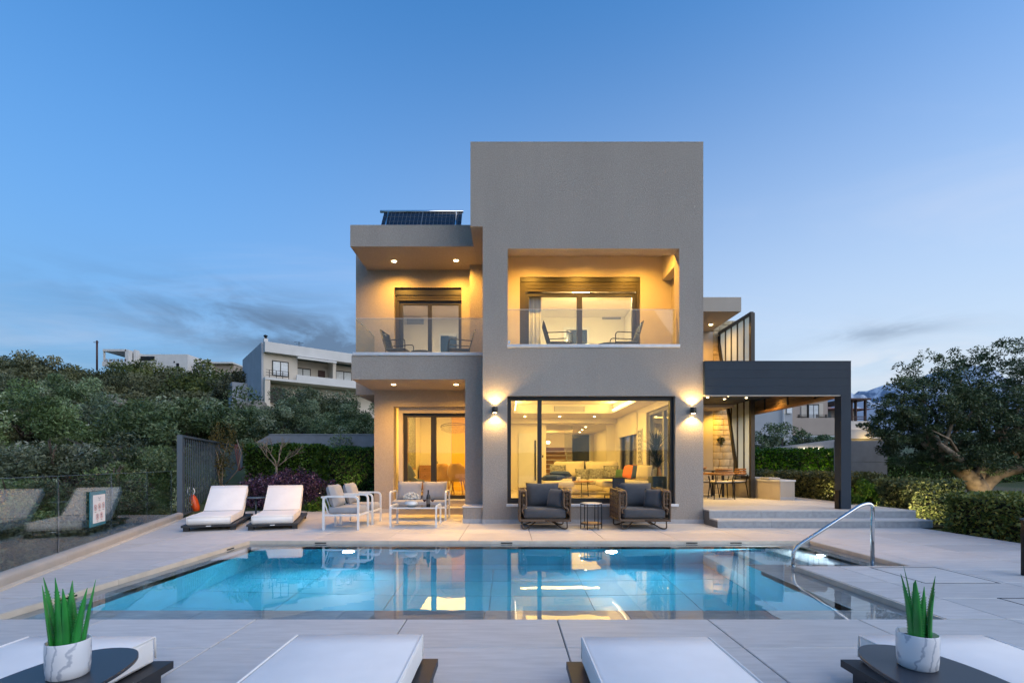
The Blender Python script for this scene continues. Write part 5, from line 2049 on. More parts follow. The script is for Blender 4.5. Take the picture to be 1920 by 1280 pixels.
# ------------------------------------------------------------------ vegetation
M_olive = leafmat('olive_leaf', [(0, (.040, .062, .026)), (.5, (.115, .165, .070)), (.85, (.23, .29, .155)), (1, (.42, .46, .33))], .5)
M_olive_d = leafmat('dark_olive_leaf', [(0, (.042, .058, .030)), (.6, (.110, .150, .072)), (.9, (.20, .25, .14)), (1, (.38, .42, .29))], .55)
M_scrub = leafmat('scrub_leaf', [(0, (.032, .044, .018)), (.5, (.095, .115, .044)), (.85, (.17, .18, .08)), (1, (.26, .26, .14))], .6)
M_hedge = leafmat('hedge_leaf', [(0, (.020, .055, .010)), (.6, (.070, .155, .026)), (1, (.16, .27, .05))], .42, .2)
M_hedge_o = leafmat('olive_hedge_leaf', [(0, (.045, .068, .010)), (.6, (.135, .165, .030)), (1, (.28, .29, .08))], .45, .2)
M_purple = leafmat('purple_leaf', [(0, (.022, .010, .020)), (.6, (.065, .024, .058)), (.92, (.15, .055, .14)), (1, (.36, .24, .33))], .5, .1)
M_ivy = leafmat('dry_climber_leaf', [(0, (.05, .04, .012)), (1, (.17, .12, .03))], .6, .1)
M_grassb = leafmat('grass_blade', [(0, (.020, .045, .010)), (1, (.055, .10, .02))], .6, .1)
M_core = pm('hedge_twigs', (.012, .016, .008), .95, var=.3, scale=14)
M_bark = pm('olive_bark', (.30, .22, .15), .9, var=.4, scale=7, bump=1, bscale=18)
M_bark_d = pm('dark_bark', (.07, .055, .045), .9, var=.3, scale=9, bump=.8, bscale=20)


def leaf_mesh(name, P, size, seed, mat, nrm=None, elong=2.6, jit=.35, tint=None):
    """n leaf-shaped quads as one mesh; P (n,3) centres"""
    rg = np.random.default_rng(seed)
    n = len(P)
    a = rg.normal(size=(n, 3))
    if nrm is not None:
        a = a * .8 + nrm * .7
    a /= np.linalg.norm(a, axis=1)[:, None] + 1e-9
    b = np.cross(a, rg.normal(size=(n, 3)))
    b /= np.linalg.norm(b, axis=1)[:, None] + 1e-9
    s = (size * (1 + jit * rg.uniform(-1, 1, n)))[:, None]
    V_ = np.stack([P - a * s * .5, P + b * s / elong * .5, P + a * s * .5, P - b * s / elong * .5], 1).reshape(-1, 3).astype(np.float32)
    me = bpy.data.meshes.new(name)
    me.vertices.add(4 * n)
    me.vertices.foreach_set('co', V_.ravel())
    me.loops.add(4 * n)
    me.loops.foreach_set('vertex_index', np.arange(4 * n, dtype=np.int32))
    me.polygons.add(n)
    me.polygons.foreach_set('loop_start', np.arange(0, 4 * n, 4, dtype=np.int32))
    me.update(calc_edges=True)
    at = me.attributes.new('tint', 'FLOAT', 'POINT')
    tv = rg.uniform(0, 1, n) if tint is None else np.clip(tint + rg.uniform(-.25, .25, n), 0, 1)
    at.data.foreach_set('value', np.repeat(tv, 4).astype(np.float32))
    me.materials.append(mat)
    return me


def crown_pts(n, rx, ry, rz, clumps, seed, cr=.30, low=-.55, shell=.62):
    """leaf centres gathered in clumps through a lumpy ellipsoid"""
    rg = np.random.default_rng(seed)
    d = rg.normal(size=(clumps, 3))
    d /= np.linalg.norm(d, axis=1)[:, None]
    d[:, 2] = np.where(d[:, 2] < low, -d[:, 2] * .6, d[:, 2])
    rad = shell + (1 - shell) * rg.uniform(0, 1, clumps) ** .7
    C = d * rad[:, None] * (1 + .16 * rg.normal(size=(clumps, 1)))
    k = rg.integers(0, clumps, n)
    g = rg.normal(size=(n, 3))
    g /= np.linalg.norm(g, axis=1)[:, None]
    q = C[k] + g * (cr * rg.uniform(.25, 1.0, n) ** .6)[:, None] * (.7 + .6 * rg.uniform(0, 1, clumps))[k][:, None]
    out = g * .6 + C[k] * .4
    return q * np.array([rx, ry, rz]), out, rg.uniform(.15, .85, clumps)[k]


def put(me, name, parent, loc=(0, 0, 0)):
    o = bpy.data.objects.new(name, me)
    COL.objects.link(o)
    o.parent = parent
    o.location = loc
    return o


def limbs(rs, h, spread, r0, nl, crown_c, mat, name, t, twist=.25):
    """tapered trunk with forking limbs"""
    m = MB()
    p0 = Vector((0, 0, -.3))
    fork = Vector((rs.uniform(-.1, .1), rs.uniform(-.1, .1), h))
    m.tube([p0, Vector((.03, 0, h * .3)), Vector((-.04, .03, h * .7)), fork], [r0 * 1.35, r0, r0 * .9, r0 * .85], 9)
    for k in range(nl):
        a = 2 * PI * (k + rs.uniform(-.2, .2)) / nl
        e = Vector((math.cos(a) * spread * rs.uniform(.6, 1), math.sin(a) * spread * rs.uniform(.6, 1), crown_c + rs.uniform(-.3, .5)))
        mid = fork.lerp(e, .5) + Vector((rs.uniform(-twist, twist), rs.uniform(-twist, twist), -.15))
        m.tube([fork - Vector((0, 0, .1)), fork.lerp(mid, .5), mid, e], [r0 * .62, r0 * .5, r0 * .36, r0 * .12], 6)
        for q in range(3):
            e2 = e + Vector((rs.uniform(-.6, .6), rs.uniform(-.6, .6), rs.uniform(.1, .6))) * spread * .5
            m.tube([mid, mid.lerp(e2, .5) + Vector((0, 0, .1)), e2], [r0 * .25, r0 * .16, r0 * .05], 5)
    return m.build(name, mat, t, False)


rs = random.Random(12)
# three prototype crowns (unit-ish), shared by the olive trees on the slope
CR = []
for k in range(4):
    P, o_, ti = crown_pts(26000, 1, 1, .82, 62, 40 + k, .215)
    CR.append(leaf_mesh('crown', P, .058, 50 + k, M_olive, o_, 2.8, tint=ti))
CRS = []
for k in range(2):
    P, o_, ti = crown_pts(14000, 1, 1, .75, 60, 60 + k, .28)
    CRS.append(leaf_mesh('crown', P, .075, 70 + k, M_scrub, o_, 2.0, tint=ti))

M_tr = None
olive_spec = [
    # photo x, top y, depth, crown radius, label
    (45, 712, 19, 2.3, 'olive tree at the left edge, behind the glass fence'),
    (95, 790, 12.5, 1.9, 'low olive bush close behind the glass fence, far left'),
    (205, 812, 14.5, 1.9, 'olive tree straight behind the pool sign'),
    (285, 835, 13.5, 1.6, 'olive bush between the pool sign and the slatted fence'),
    (185, 735, 22, 2.7, 'broad olive tree in the middle of the left slope'),
    (345, 708, 21, 2.9, 'large rounded olive tree above the slatted fence'),
    (425, 742, 25, 2.3, 'olive tree left of the pale neighbouring house wall'),
    (548, 742, 24, 1.7, 'round olive tree below the neighbouring house balcony'),
    (655, 742, 22, 2.0, 'olive tree touching the villa balcony corner'),
    (600, 712, 31, 3.0, 'dark bushy tree in front of the neighbouring house windows'),
    (15, 690, 31, 3.0, 'olive tree high on the left slope at the photo edge'),
    (120, 700, 33, 3.0, 'olive tree high on the left slope left of the bare patch'),
    (470, 815, 19.5, 1.5, 'small olive tree behind the bare sapling'),
    (30, 862, 9.5, 1.3, 'olive bush seen through the glass fence at the left edge'),
    (150, 880, 10.2, 1.1, 'low bush seen through the glass under the pool sign'),
    (250, 880, 11.5, 1.1, 'low bush seen through the glass right of the pool sign'),
]
for k, (x, yt, d, r, lab) in enumerate(olive_spec):
    X_, ztop = U(x, d), V(yt, d)
    g0 = T(X_, d)
    t = thing('olive_tree', lab, 'tree', (X_, d, g0), R(rs.uniform(0, 360)), 'olive trees on the left slope')
    cz = ztop - g0 - r * 1.0
    c = put(CR[k % 4], 'crown', t, (0, 0, cz))
    c.scale = (r, r, r)
    c.rotation_euler = (0, 0, rs.uniform(0, 6))
    th = max(.35, cz - r * .35)
    limbs(rs, th, r * .55, .07 + .03 * r, 5, max(cz, th + .2), M_bark_d, 'trunk', t)

scrub_spec = []
for (x, yt, d, r, lab) in ((285, 672, 70, 4.6, 'dark round tree before the white house on the ridge'), (425, 678, 62, 5.0, 'dark tree left of the pale neighbouring house'),
                           (180, 688, 66, 4.2, 'dark thicket below the white house on the ridge'), (235, 690, 58, 4.0, 'dark thicket above the bare patch of slope'), (50, 660, 75, 5.5, 'tree on the ridge at the far left'),
                           (120, 672, 78, 5.0, 'tree on the ridge left of the utility pole'), (345, 690, 64, 3.6, 'bush on the ridge right of the white house'), (10, 664, 80, 5.0, 'ridge tree cut by the left photo edge'),
                           (468, 690, 48, 3.0, 'bush against the left wall of the neighbouring house')):
    X_, ztop = U(x, d), V(yt, d)
    g0 = T(X_, d)
    t = thing('hill_tree', lab, 'tree', (X_, d, g0), R(rs.uniform(0, 360)), 'trees on the ridge')
    c = put(CRS[len(scrub_spec) % 2], 'crown', t, (0, 0, ztop - g0 - r * .98))
    scrub_spec.append(1)
    c.scale = (r, r, r)
    limbs(rs, max(.5, ztop - g0 - r * 1.2), r * .4, .16, 4, max(1, ztop - g0 - r * .8), M_bark_d, 'trunk', t)

# low scrub that covers the slope as one mass
rg = np.random.default_rng(9)
PS, OS, TS = [], [], []
for k in range(560):
    d = 17 + 92 * rg.uniform() ** .9
    x = rg.uniform(-160, 660)
    X_ = U(x, d)
    if -24 < X_ < -13 and 36 < d < 50:
        continue
    if 35 < d and x > 460:
        continue
    if X_ > -10.2 - .33 * max(0, 17.7 - d) and d < 19:
        continue
    if 195 < x < 400 and d > 58:
        continue
    if 195 < x < 235 and 34 < d < 52:
        continue
    g0 = T(X_, d)
    r = rg.uniform(.45, .95) * (.45 + d / 46)
    n = 520
    q, o_, ti = crown_pts(n, r, r, r * .65, 14, 1000 + k, .38)
    PS.append(q + np.array([X_, d, g0 + r * .12]))
    OS.append(o_)
    TS.append(np.full(n, rg.uniform(.1, .8)))
for k in range(420):
    d = rg.uniform(2.2, 12.5)
    r = rg.uniform(.2, .58)
    X_ = XF(d) - .40 - r * 1.5 - 4.5 * rg.uniform() ** 1.5
    q, o_, ti = crown_pts(300, r, r, r * .7, 10, 3000 + k, .4)
    PS.append(q + np.array([X_, d, T(X_, d) + r * .25]))
    OS.append(o_)
    TS.append(np.full(300, rg.uniform(.1, .7)))
P, O_, TI = np.concatenate(PS), np.concatenate(OS), np.concatenate(TS)
sz = .035 + np.hypot(P[:, 0], P[:, 1]) * .0038
tag(put(leaf_mesh('hillside_scrub', P, sz, 3, M_scrub, O_, 2.0, tint=TI), 'hillside_scrub', None), 'low evergreen scrub covering the left hillside', 'scrub', kind='stuff')
# pale rocks on the bare patch of the slope
for k, (x, y, d, s) in enumerate(((203, 748, 40, .55), (213, 757, 38, .5), (222, 752, 41, .45), (197, 757, 39, .4), (470, 772, 30, 1.1), (20, 905, 9, .3))):
    if k == 5:
        continue
    X_ = U(x, d)
    t = thing('rock', ('large pale rock on the bare patch of hillside', 'flat pale rock lower on the bare patch', 'pale rock at the right of the bare patch', 'small pale rock at the left of the bare patch', 'grey boulder below the neighbouring house corner')[k], 'rock', (X_, d, T(X_, d)), R(37 * k), 'rocks on the slope')
    bm = bmesh.new()
    bmesh.ops.create_icosphere(bm, subdivisions=3, radius=1)
    for v in bm.verts:
        v.co *= 1 + .18 * math.sin(v.co.x * 5 + k) * math.cos(v.co.y * 4.3) + .1 * math.sin(v.co.z * 7 + 2 * k)
    m = MB()
    bm.verts.index_update()
    zz = V(y, d) - T(X_, d)
    m.add([(v.co.x * 1.6 * s, v.co.y * s, v.co.z * .55 * s + max(.1, zz)) for v in bm.verts], [[v.index for v in f.verts] for f in bm.faces], smooth=True)
    bm.free()
    m.build('rock_body', pm('pale_limestone_%d' % k, (.20, .18, .15), .9, var=.35, scale=3, bump=.8, bscale=8), t, False)


# ---------------- hedges
def box_pts(n, x0, x1, y0, y1, z0, z1, seed, bulge=.05):
    rg = np.random.default_rng(seed)
    w, d, h = x1 - x0, y1 - y0, z1 - z0
    ar = np.array([w * h, w * h * .4, d * h, d * h, w * d])
    f = rg.choice(5, n, p=ar / ar.sum())
    u, v = rg.uniform(0, 1, n), rg.uniform(0, 1, n)
    P = np.zeros((n, 3))
    Nn = np.zeros((n, 3))
    for k in range(5):
        i = f == k
        if k == 0:
            P[i] = np.stack([x0 + u[i] * w, np.full(i.sum(), y0), z0 + v[i] * h], 1)
            Nn[i] = (0, -1, 0)
        if k == 1:
            P[i] = np.stack([x0 + u[i] * w, np.full(i.sum(), y1), z0 + v[i] * h], 1)
            Nn[i] = (0, 1, 0)
        if k == 2:
            P[i] = np.stack([np.full(i.sum(), x0), y0 + u[i] * d, z0 + v[i] * h], 1)
            Nn[i] = (-1, 0, 0)
        if k == 3:
            P[i] = np.stack([np.full(i.sum(), x1), y0 + u[i] * d, z0 + v[i] * h], 1)
            Nn[i] = (1, 0, 0)
        if k == 4:
            P[i] = np.stack([x0 + u[i] * w, y0 + v[i] * d, np.full(i.sum(), z1)], 1)
            Nn[i] = (0, 0, 1)
    lump = .5 * np.sin(P[:, 0] * 5.1 + P[:, 2] * 3) + .5 * np.sin(P[:, 1] * 4.3 - P[:, 2] * 4)
    P += Nn * (lump * bulge + rg.uniform(-.09, .03, n))[:, None] + rg.normal(size=(n, 3)) * .015
    return P, Nn


def hedge(label, x0, x1, y0, y1, z0, z1, n, size, seed, mat=None, name='hedge', group='clipped hedges'):
    t = thing(name, label, 'hedge', ((x0 + x1) / 2, (y0 + y1) / 2, z0), group=group)
    P, Nn = box_pts(n, x0, x1, y0, y1, z0, z1, seed)
    P -= np.array([(x0 + x1) / 2, (y0 + y1) / 2, z0])
    put(leaf_mesh('foliage', P, size, seed, mat or M_hedge, Nn, 1.9), 'foliage', t)
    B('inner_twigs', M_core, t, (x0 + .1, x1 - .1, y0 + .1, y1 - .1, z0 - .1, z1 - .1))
    return t


def garden_spot(x, y, z, tx, ty, tz, label, e=5, size=80):
    t = thing('garden_spotlight', label, 'garden light', (x, y, z), group='garden spotlights')
    MB().tube([(x, y, z - .15), (x, y, z + .05)], .012, 6).build('spike', M_black, t)
    dv_ = (Vector((tx, ty, tz)) - Vector((x, y, z + .08))).normalized()
    p = Vector((x, y, z + .08))
    MB().tube([p - dv_ * .05, p + dv_ * .05], .032, 12).build('lamp_head', M_black, t)
    MB().tube([p + dv_ * .0505, p + dv_ * .056], .026, 12).build('lens', M_bulb2, t)
    lamp('SPOT', 'garden_lamp', tuple(p + dv_ * .075), e, (1, .80, .42), t, (tx, ty, tz), spot_size=R(size), spot_blend=.7, shadow_soft_size=.03)


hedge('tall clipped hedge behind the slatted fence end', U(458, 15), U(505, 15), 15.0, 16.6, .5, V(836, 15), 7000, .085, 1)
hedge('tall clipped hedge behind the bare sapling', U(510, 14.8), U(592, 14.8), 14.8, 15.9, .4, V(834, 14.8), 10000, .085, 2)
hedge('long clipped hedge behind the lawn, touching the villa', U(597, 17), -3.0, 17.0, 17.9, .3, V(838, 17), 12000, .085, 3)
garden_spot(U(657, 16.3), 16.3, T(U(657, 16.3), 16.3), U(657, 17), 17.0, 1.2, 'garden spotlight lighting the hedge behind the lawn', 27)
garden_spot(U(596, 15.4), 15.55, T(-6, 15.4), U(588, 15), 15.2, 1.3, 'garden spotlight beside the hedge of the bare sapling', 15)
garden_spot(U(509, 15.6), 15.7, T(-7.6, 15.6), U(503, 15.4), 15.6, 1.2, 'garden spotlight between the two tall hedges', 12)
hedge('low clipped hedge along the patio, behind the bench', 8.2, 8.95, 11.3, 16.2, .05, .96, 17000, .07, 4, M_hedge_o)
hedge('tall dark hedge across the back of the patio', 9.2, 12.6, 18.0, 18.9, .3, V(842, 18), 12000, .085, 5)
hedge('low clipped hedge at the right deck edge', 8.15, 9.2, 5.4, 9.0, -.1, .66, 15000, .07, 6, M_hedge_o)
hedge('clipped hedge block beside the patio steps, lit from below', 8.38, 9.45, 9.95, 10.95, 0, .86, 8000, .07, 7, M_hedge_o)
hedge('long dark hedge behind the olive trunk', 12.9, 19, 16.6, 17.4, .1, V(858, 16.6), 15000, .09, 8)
garden_spot(8.28, 9.45, .02, 8.62, 9.95, .45, 'garden spotlight lighting the hedge by the patio steps', 21, 110)
garden_spot(8.08, 11.9, .35, 8.35, 12.4, .7, 'garden spotlight at the hedge beside the bench', 9, 100)
garden_spot(8.08, 14.4, .35, 8.3, 15.0, .7, 'garden spotlight at the far end of the patio hedge', 9, 100)
garden_spot(U(1535, 17.3), 17.4, .35, U(1535, 18), 18.0, 1.1, 'garden spotlight lighting the tall dark hedge', 27, 90)
garden_spot(U(1445, 17.3), 17.4, .35, U(1445, 18), 18.0, 1.0, 'garden spotlight at the left of the tall dark hedge', 15, 90)

# rounded bush by the pergola post
X_, d = 8.22, 11.15
t = thing('round_bush', 'rounded clipped bush right of the pergola post', 'bush', (X_, d, T(X_, d)))
P, o_, ti = crown_pts(5000, .36, .40, .52, 60, 91, .2, low=-1, shell=.8)
put(leaf_mesh('foliage', P, .06, 91, M_hedge, o_, 2.0), 'foliage', t, (0, 0, .42))
MB().tube([(0, 0, -.1), (0, 0, .4)], .03, 6).build('stem', M_bark_d, t, False)
garden_spot(8.35, 10.75, .05, X_ + .1, d, .5, 'garden spotlight below the rounded bush', 6, 90)

# purple shrub behind the loungers
t = thing('purple_shrub', 'wide purple leaved shrub behind the sun loungers', 'shrub', (U(535, 12.6), 12.75, T(-5.8, 12.7)))
PP, OO = [], []
rg = np.random.default_rng(31)
for k in range(26):
    cx = rg.uniform(-1.15, 1.05)
    q, o_, _ = crown_pts(620, .38, .36, .40, 14, 300 + k, .35, low=-1)
    hgt = .42 + .26 * (1 - (cx / 1.2) ** 2) * rg.uniform(.6, 1.2)
    PP.append(q + np.array([cx, rg.uniform(-.35, .4), hgt]))
    OO.append(o_)
put(leaf_mesh('foliage', np.concatenate(PP), .055, 32, M_purple, np.concatenate(OO), 1.9), 'foliage', t)
m = MB()
rs2 = random.Random(2)
for k in range(30):
    x = rs2.uniform(-1, 1)
    m.tube([(x, 0, -.1), (x + rs2.uniform(-.1, .1), rs2.uniform(-.2, .2), .4), (x + rs2.uniform(-.2, .2), rs2.uniform(-.3, .3), .8)], .009, 4)
m.build('stem', M_bark_d, t, False)
for k, (x, y, lab) in enumerate(((U(625, 12.7), 12.75, 'small dark green shrub behind the white armchairs'), (U(585, 12.1), 12.65, 'small leafy plant right of the second lounger'))):
    t = thing('low_shrub', lab, 'shrub', (x, y, T(x, y)))
    P, o_, ti = crown_pts(1800, .34, .3, .26, 30, 120 + k, .35, low=-1)
    put(leaf_mesh('foliage', P, .06, 121 + k, M_hedge, o_, 2.0), 'foliage', t, (0, 0, .2))
    MB().tube([(0, 0, -.1), (0, 0, .2)], .02, 5).build('stem', M_bark_d, t, False)

# bare sapling
X_, d = U(518, 13.6), 13.6
t = thing('bare_sapling', 'bare branching sapling before the tall hedge', 'tree', (X_, d, T(X_, d)))
m = MB()
rs2 = random.Random(15)


def twig(p, dvec, ln, r, lev):
    q = p + dvec * ln
    mid = p.lerp(q, .5) + Vector((rs2.uniform(-.04, .04), rs2.uniform(-.04, .04), 0))
    m.tube([p, mid, q], [r, r * .85, r * .65], 6)
    if lev:
        for _ in range(3 if lev > 1 else 2):
            nd = (dvec + Vector((rs2.uniform(-.75, .75), rs2.uniform(-.6, .6), rs2.uniform(-.25, .35)))).normalized()
            twig(q if rs2.random() < .6 else mid.lerp(q, .5), nd, ln * rs2.uniform(.5, .8), r * .6, lev - 1)


m.tube([(0, 0, -.1), (.01, 0, .5), (0, .02, 1.05)], [.04, .034, .03], 8)
for dvec in ((-.7, .1, .75), (.75, -.1, .6), (.15, .1, 1), (-.3, -.2, .9)):
    twig(Vector((0, .02, 1.0)), Vector(dvec).normalized(), .42, .02, 3)
m.build('branches', M_bark, t, False)

# dry climber on the slatted fence
p = fa + fd * 3.4
t = thing('climbing_plant', 'dry yellowish climber on the slatted fence', 'climber', (p.x + .15, p.y, T(p.x, p.y)))
P, o_, ti = crown_pts(2600, .42, .40, .80, 40, 140, .3, low=-1)
put(leaf_mesh('foliage', P, .06, 141, M_ivy, o_, 2.4), 'foliage', t, (0, .1, 1.25))
m = MB()
for k in range(5):
    a = rs2.uniform(-.3, .3)
    m.tube([(0, 0, -.1), (a * .6, rs2.uniform(-.1, .1), .5), (a * 1.4 + .25 * math.sin(k), rs2.uniform(-.2, .2), 1.0), (a * 2, 0, 1.5)], [.018, .014, .011, .006], 5)
m.tube([(.05, 0, .1), (.5, -.05, .6), (.62, -.05, 1.1), (.45, 0, 1.5)], .014, 5)
m.build('stem', M_bark, t, False)
p = fa + fd * 5.9
t = thing('garden_hose', 'reddish hose hanging over the end of the slatted fence', 'hose', (p.x + .1, p.y, .9))
m = MB()
for k in range(3):
    m.tube([(p.x + .09, p.y - .1 * k, 1.92), (p.x + .16, p.y - .1 * k, 1.6), (p.x + .2 + .06 * k, p.y - .15 * k, 1.0), (p.x + .35 + .1 * k, p.y - .2 * k, T(p.x, p.y) + .3)], .014, 5)
m.build('hose_run', pm('red_hose', (.22, .06, .04), .6), t)

# lawn blades beside the house (left) and by the right-hand hedge
rg = np.random.default_rng(17)
n = 26000
P = np.zeros((n, 3))
k = n * 2 // 3
P[:k, 0] = rg.uniform(-8.5, -3.2, k)
P[:k, 1] = rg.uniform(12.6, 17.0, k)
P[k:, 0] = rg.uniform(8.3, 13.5, n - k)
P[k:, 1] = rg.uniform(10.9, 16.4, n - k)
P[:, 2] = np.array([T(x, y) for x, y in P[:, :2]]) + .02
up = np.tile(np.array([[0, 0, 1.6]]), (n, 1))
tag(put(leaf_mesh('lawn_grass', P, .07, 18, M_grassb, up, 6), 'lawn_grass', None), 'short mown lawn grass beside the villa', 'grass', kind='stuff')

# ---------------- big olive on the right
d = 13.2
X_ = U(1836, d)
t = thing('olive_tree', 'old olive tree with forked trunk right of the patio', 'tree', (X_, d, T(X_, d)))
g0 = T(X_, d)
m = MB()
F1 = Vector((U(1835, d) - X_, 0, V(905, d) - g0))


def pt(x, y, dy=0):
    return Vector((U(x, d + dy) - X_, dy, V(y, d + dy) - g0))


m.tube([pt(1842, 960), pt(1838, 925), pt(1832, 912), pt(1826, 898)], [.32, .25, .23, .20], 10)
m.tube([pt(1832, 912), pt(1812, 890), pt(1790, 873), pt(1765, 858), pt(1730, 830)], [.22, .19, .15, .12, .06], 9)
m.tube([pt(1836, 922), pt(1850, 905), pt(1872, 888, -.1), pt(1900, 880, -.2), pt(1945, 872, -.3), pt(1990, 850, -.3)], [.22, .18, .15, .14, .12, .06], 9)
m.tube([pt(1830, 905), pt(1840, 880, .3), pt(1850, 850, .4), pt(1845, 800, .4)], [.18, .15, .12, .07], 8)
m.tube([pt(1860, 895), pt(1880, 872, .2), pt(1900, 830, .3), pt(1910, 780, .2)], [.15, .12, .1, .05], 8)
m.tube([pt(1812, 890), pt(1800, 862, -.4), pt(1760, 830, -.6)], [.13, .1, .05], 7)
for k in range(26):
    a = pt(rs2.uniform(1740, 1960), rs2.uniform(800, 860), rs2.uniform(-.6, .6))
    b_ = a + Vector((rs2.uniform(-1.4, 1.4), rs2.uniform(-.8, .8), rs2.uniform(.4, 1.8)))
    m.tube([a, a.lerp(b_, .5) + Vector((.1, 0, .1)), b_], [.05, .03, .01], 5)
m.build('trunk', M_bark, t, False)
blobs = [(1700, 790, .9, .75, .55), (1660, 780, .55, .5, .35), (1740, 730, 1.0, .9, .75), (1745, 680, .7, .6, .55), (1800, 770, 1.2, 1.2, .95), (1860, 700, 1.1, 1.0, .8), (1895, 660, .8, .8, .5),
         (1870, 800, 1.3, 1.2, .9), (1930, 760, 1.2, 1.2, 1.0), (1975, 690, 1.0, 1.0, .9), (1720, 830, .9, .8, .45), (1790, 845, 1.1, 1.0, .45), (1880, 852, 1.1, 1.0, .45), (2010, 790, 1.2, 1.1, 1.0), (1960, 845, 1.0, .9, .4), (1690, 745, .6, .6, .4), (1830, 760, 1.0, .8, .7), (1790, 720, .8, .7, .6), (1900, 740, 1.0, .8, .7), (1760, 800, .9, .8, .5), (1840, 830, 1.1, .8, .5), (1930, 820, 1.0, .9, .5)]
PP, OO, TT = [], [], []
for k, (x, y, rx, ry, rz) in enumerate(blobs):
    q, o_, ti = crown_pts(3900 if rx > .85 else 2200, rx, ry, rz, 34, 500 + k, .26, low=-.9)
    PP.append(q + np.array(pt(x, y + 14, rs2.uniform(-.4, .4))))
    OO.append(o_)
    TT.append(ti)
put(leaf_mesh('crown', np.concatenate(PP), .085, 99, M_olive_d, np.concatenate(OO), 3.0, tint=np.concatenate(TT)), 'crown', t)
garden_spot(X_ - .35, d - .9, T(X_, d), X_, d, .9, 'garden spotlight at the foot of the old olive tree', 9, 90)

# ------------------------------------------------------------------ garden walls
t = thing('garden_wall', 'grey garden wall behind the left hedges', 'wall', (U(590, 20), 20, 0))
m = MB()
xa, xb, xc = U(478, 20), U(505, 20), -3.1
v = [(xa, 20, .5), (xc, 20, .5), (xc, 20, V(815, 20)), (xb, 20, V(815, 20)), (xa, 20, V(830, 20))]
v = v + [(a, b_ + .25, c) for a, b_, c in v]
m.add(v, [(0, 1, 2, 3, 4), (9, 8, 7, 6, 5), (0, 5, 6, 1), (1, 6, 7, 2), (2, 7, 8, 3), (3, 8, 9, 4), (4, 9, 5, 0)])
m.build('wall_body', M_concrete, t)
B('wall_cap', M_grey, t, (xb, xc, 19.98, 20.27, V(815, 20) + .001, V(815, 20) + .04))
t = thing('garden_wall', 'dark concrete wall right of the pergola post', 'wall', (U(1630, 16), 16, 0))
for k in range(3):
    z0, z1 = (0.0, .72, 1.30)[k], (.715, 1.295, V(826, 16))[k]
    B('concrete_course', M_concrete, t, (U(1575, 16), U(1664, 16), 16 + .006 * (k % 2), 16.3, z0, z1))
t = thing('garden_wall', 'sloping grey retaining wall behind the patio hedges', 'wall', (U(1510, 21), 21, 0))
m = MB()
xa, xb = U(1425, 21), U(1590, 21)
v = [(xa, 21, .2), (xb, 21, .2), (xb, 21, V(821, 21)), (xa, 21, V(842, 21))]
v = v + [(a, b_ + .25, c) for a, b_, c in v]
m.add(v, [(0, 1, 2, 3), (7, 6, 5, 4), (0, 4, 5, 1), (1, 5, 6, 2), (2, 6, 7, 3), (3, 7, 4, 0)])
m.build('wall_body', M_concrete, t)
B('lamplit_strip', M_bulb2, t, (U(1497, 20.97), U(1543, 20.97), 20.96, 20.995, V(848, 20.97), V(840, 20.97)))  # glowing box stands in for a lamp-lit surface behind the hedge

# ------------------------------------------------------------------ neighbouring houses
M_cream = pm('cream_render', (.56, .50, .42), .9, var=.06, scale=1)
M_bluewall = pm('pale_grey_and_shaded_render', (.36, .38, .41), .9, var=.07, scale=1)  # grey walls, and the shaded side of the cream house
M_whitewall = pm('white_render', (.58, .57, .55), .9, var=.06, scale=1)
M_taupe2 = pm('taupe_render', (.40, .33, .28), .9, var=.06, scale=1)
M_curtain = pm('white_net_curtain', (.62, .64, .64), .85, var=.1, scale=6)
M_brown = pm('dark_red_wood', (.055, .022, .018), .6)
M_rooft = pm('red_roof_tile', (.26, .085, .05), .8, var=.3, scale=4)
H0 = Vector((-20.4, 40, 0))
hu, hv = Vector((.785, .62, 0)), Vector((-.62, .785, 0))
nh = thing('neighbour_house', 'cream two storey house with balcony on the left slope', 'house', (H0.x, H0.y, 0), math.atan2(.62, .785))


def sfac(x):
    """distance along the facade for a photograph column"""
    k = (x - VX) / FPX
    return (k * H0.y - H0.x) / (hu.x - k * hu.y)


def zfac(x, y):
    s = sfac(x)
    return V(y, H0.y + hu.y * s)


def hb(name, mat, par, x0, x1, y0, y1, z0, z1):
    """box in the house frame: x along facade, y into the house"""
    return B(name, mat, par, (x0, x1, y0, y1, z0, z1), world=False)


ZR = V(642, 40)
zp = V(661, 40)            # underside of the parapet band
zb = V(703, 40)            # balcony parapet top
zf = V(712, 40)            # balcony floor underside
LEN = 17
hb('side_wall', M_bluewall, nh, -.15, 0, .02, 8.5, 3, ZR)  # bluish shade of this side is put into its colour
hb('parapet', M_whitewall, nh, 0.001, LEN, -.55, .3, zp, ZR)
hb('facade', M_cream, nh, .001, LEN, 1.2, 1.5, 3, zp - .002)
hb('facade_bay', M_cream, nh, .001, sfac(558), .0, 1.198, zf + .002, zp - .002)
hb('end_wall', M_cream, nh, .001, .25, -.5, 1.198, 3, zf)
bs = hb('balcony', M_whitewall, nh, .002, LEN, -.55, 1.198, zf - .02, zf + .18)
hb('balcony_parapet', M_whitewall, bs, sfac(553), LEN, -.55, -.40, zf + .181, zb + .25)
hb('post', M_cream, nh, sfac(500), sfac(504), -.5, -.2, 3, zf - .021)
hb('roof', M_whitewall, nh, .002, LEN, .31, 8.5, ZR - .6, ZR - .35)


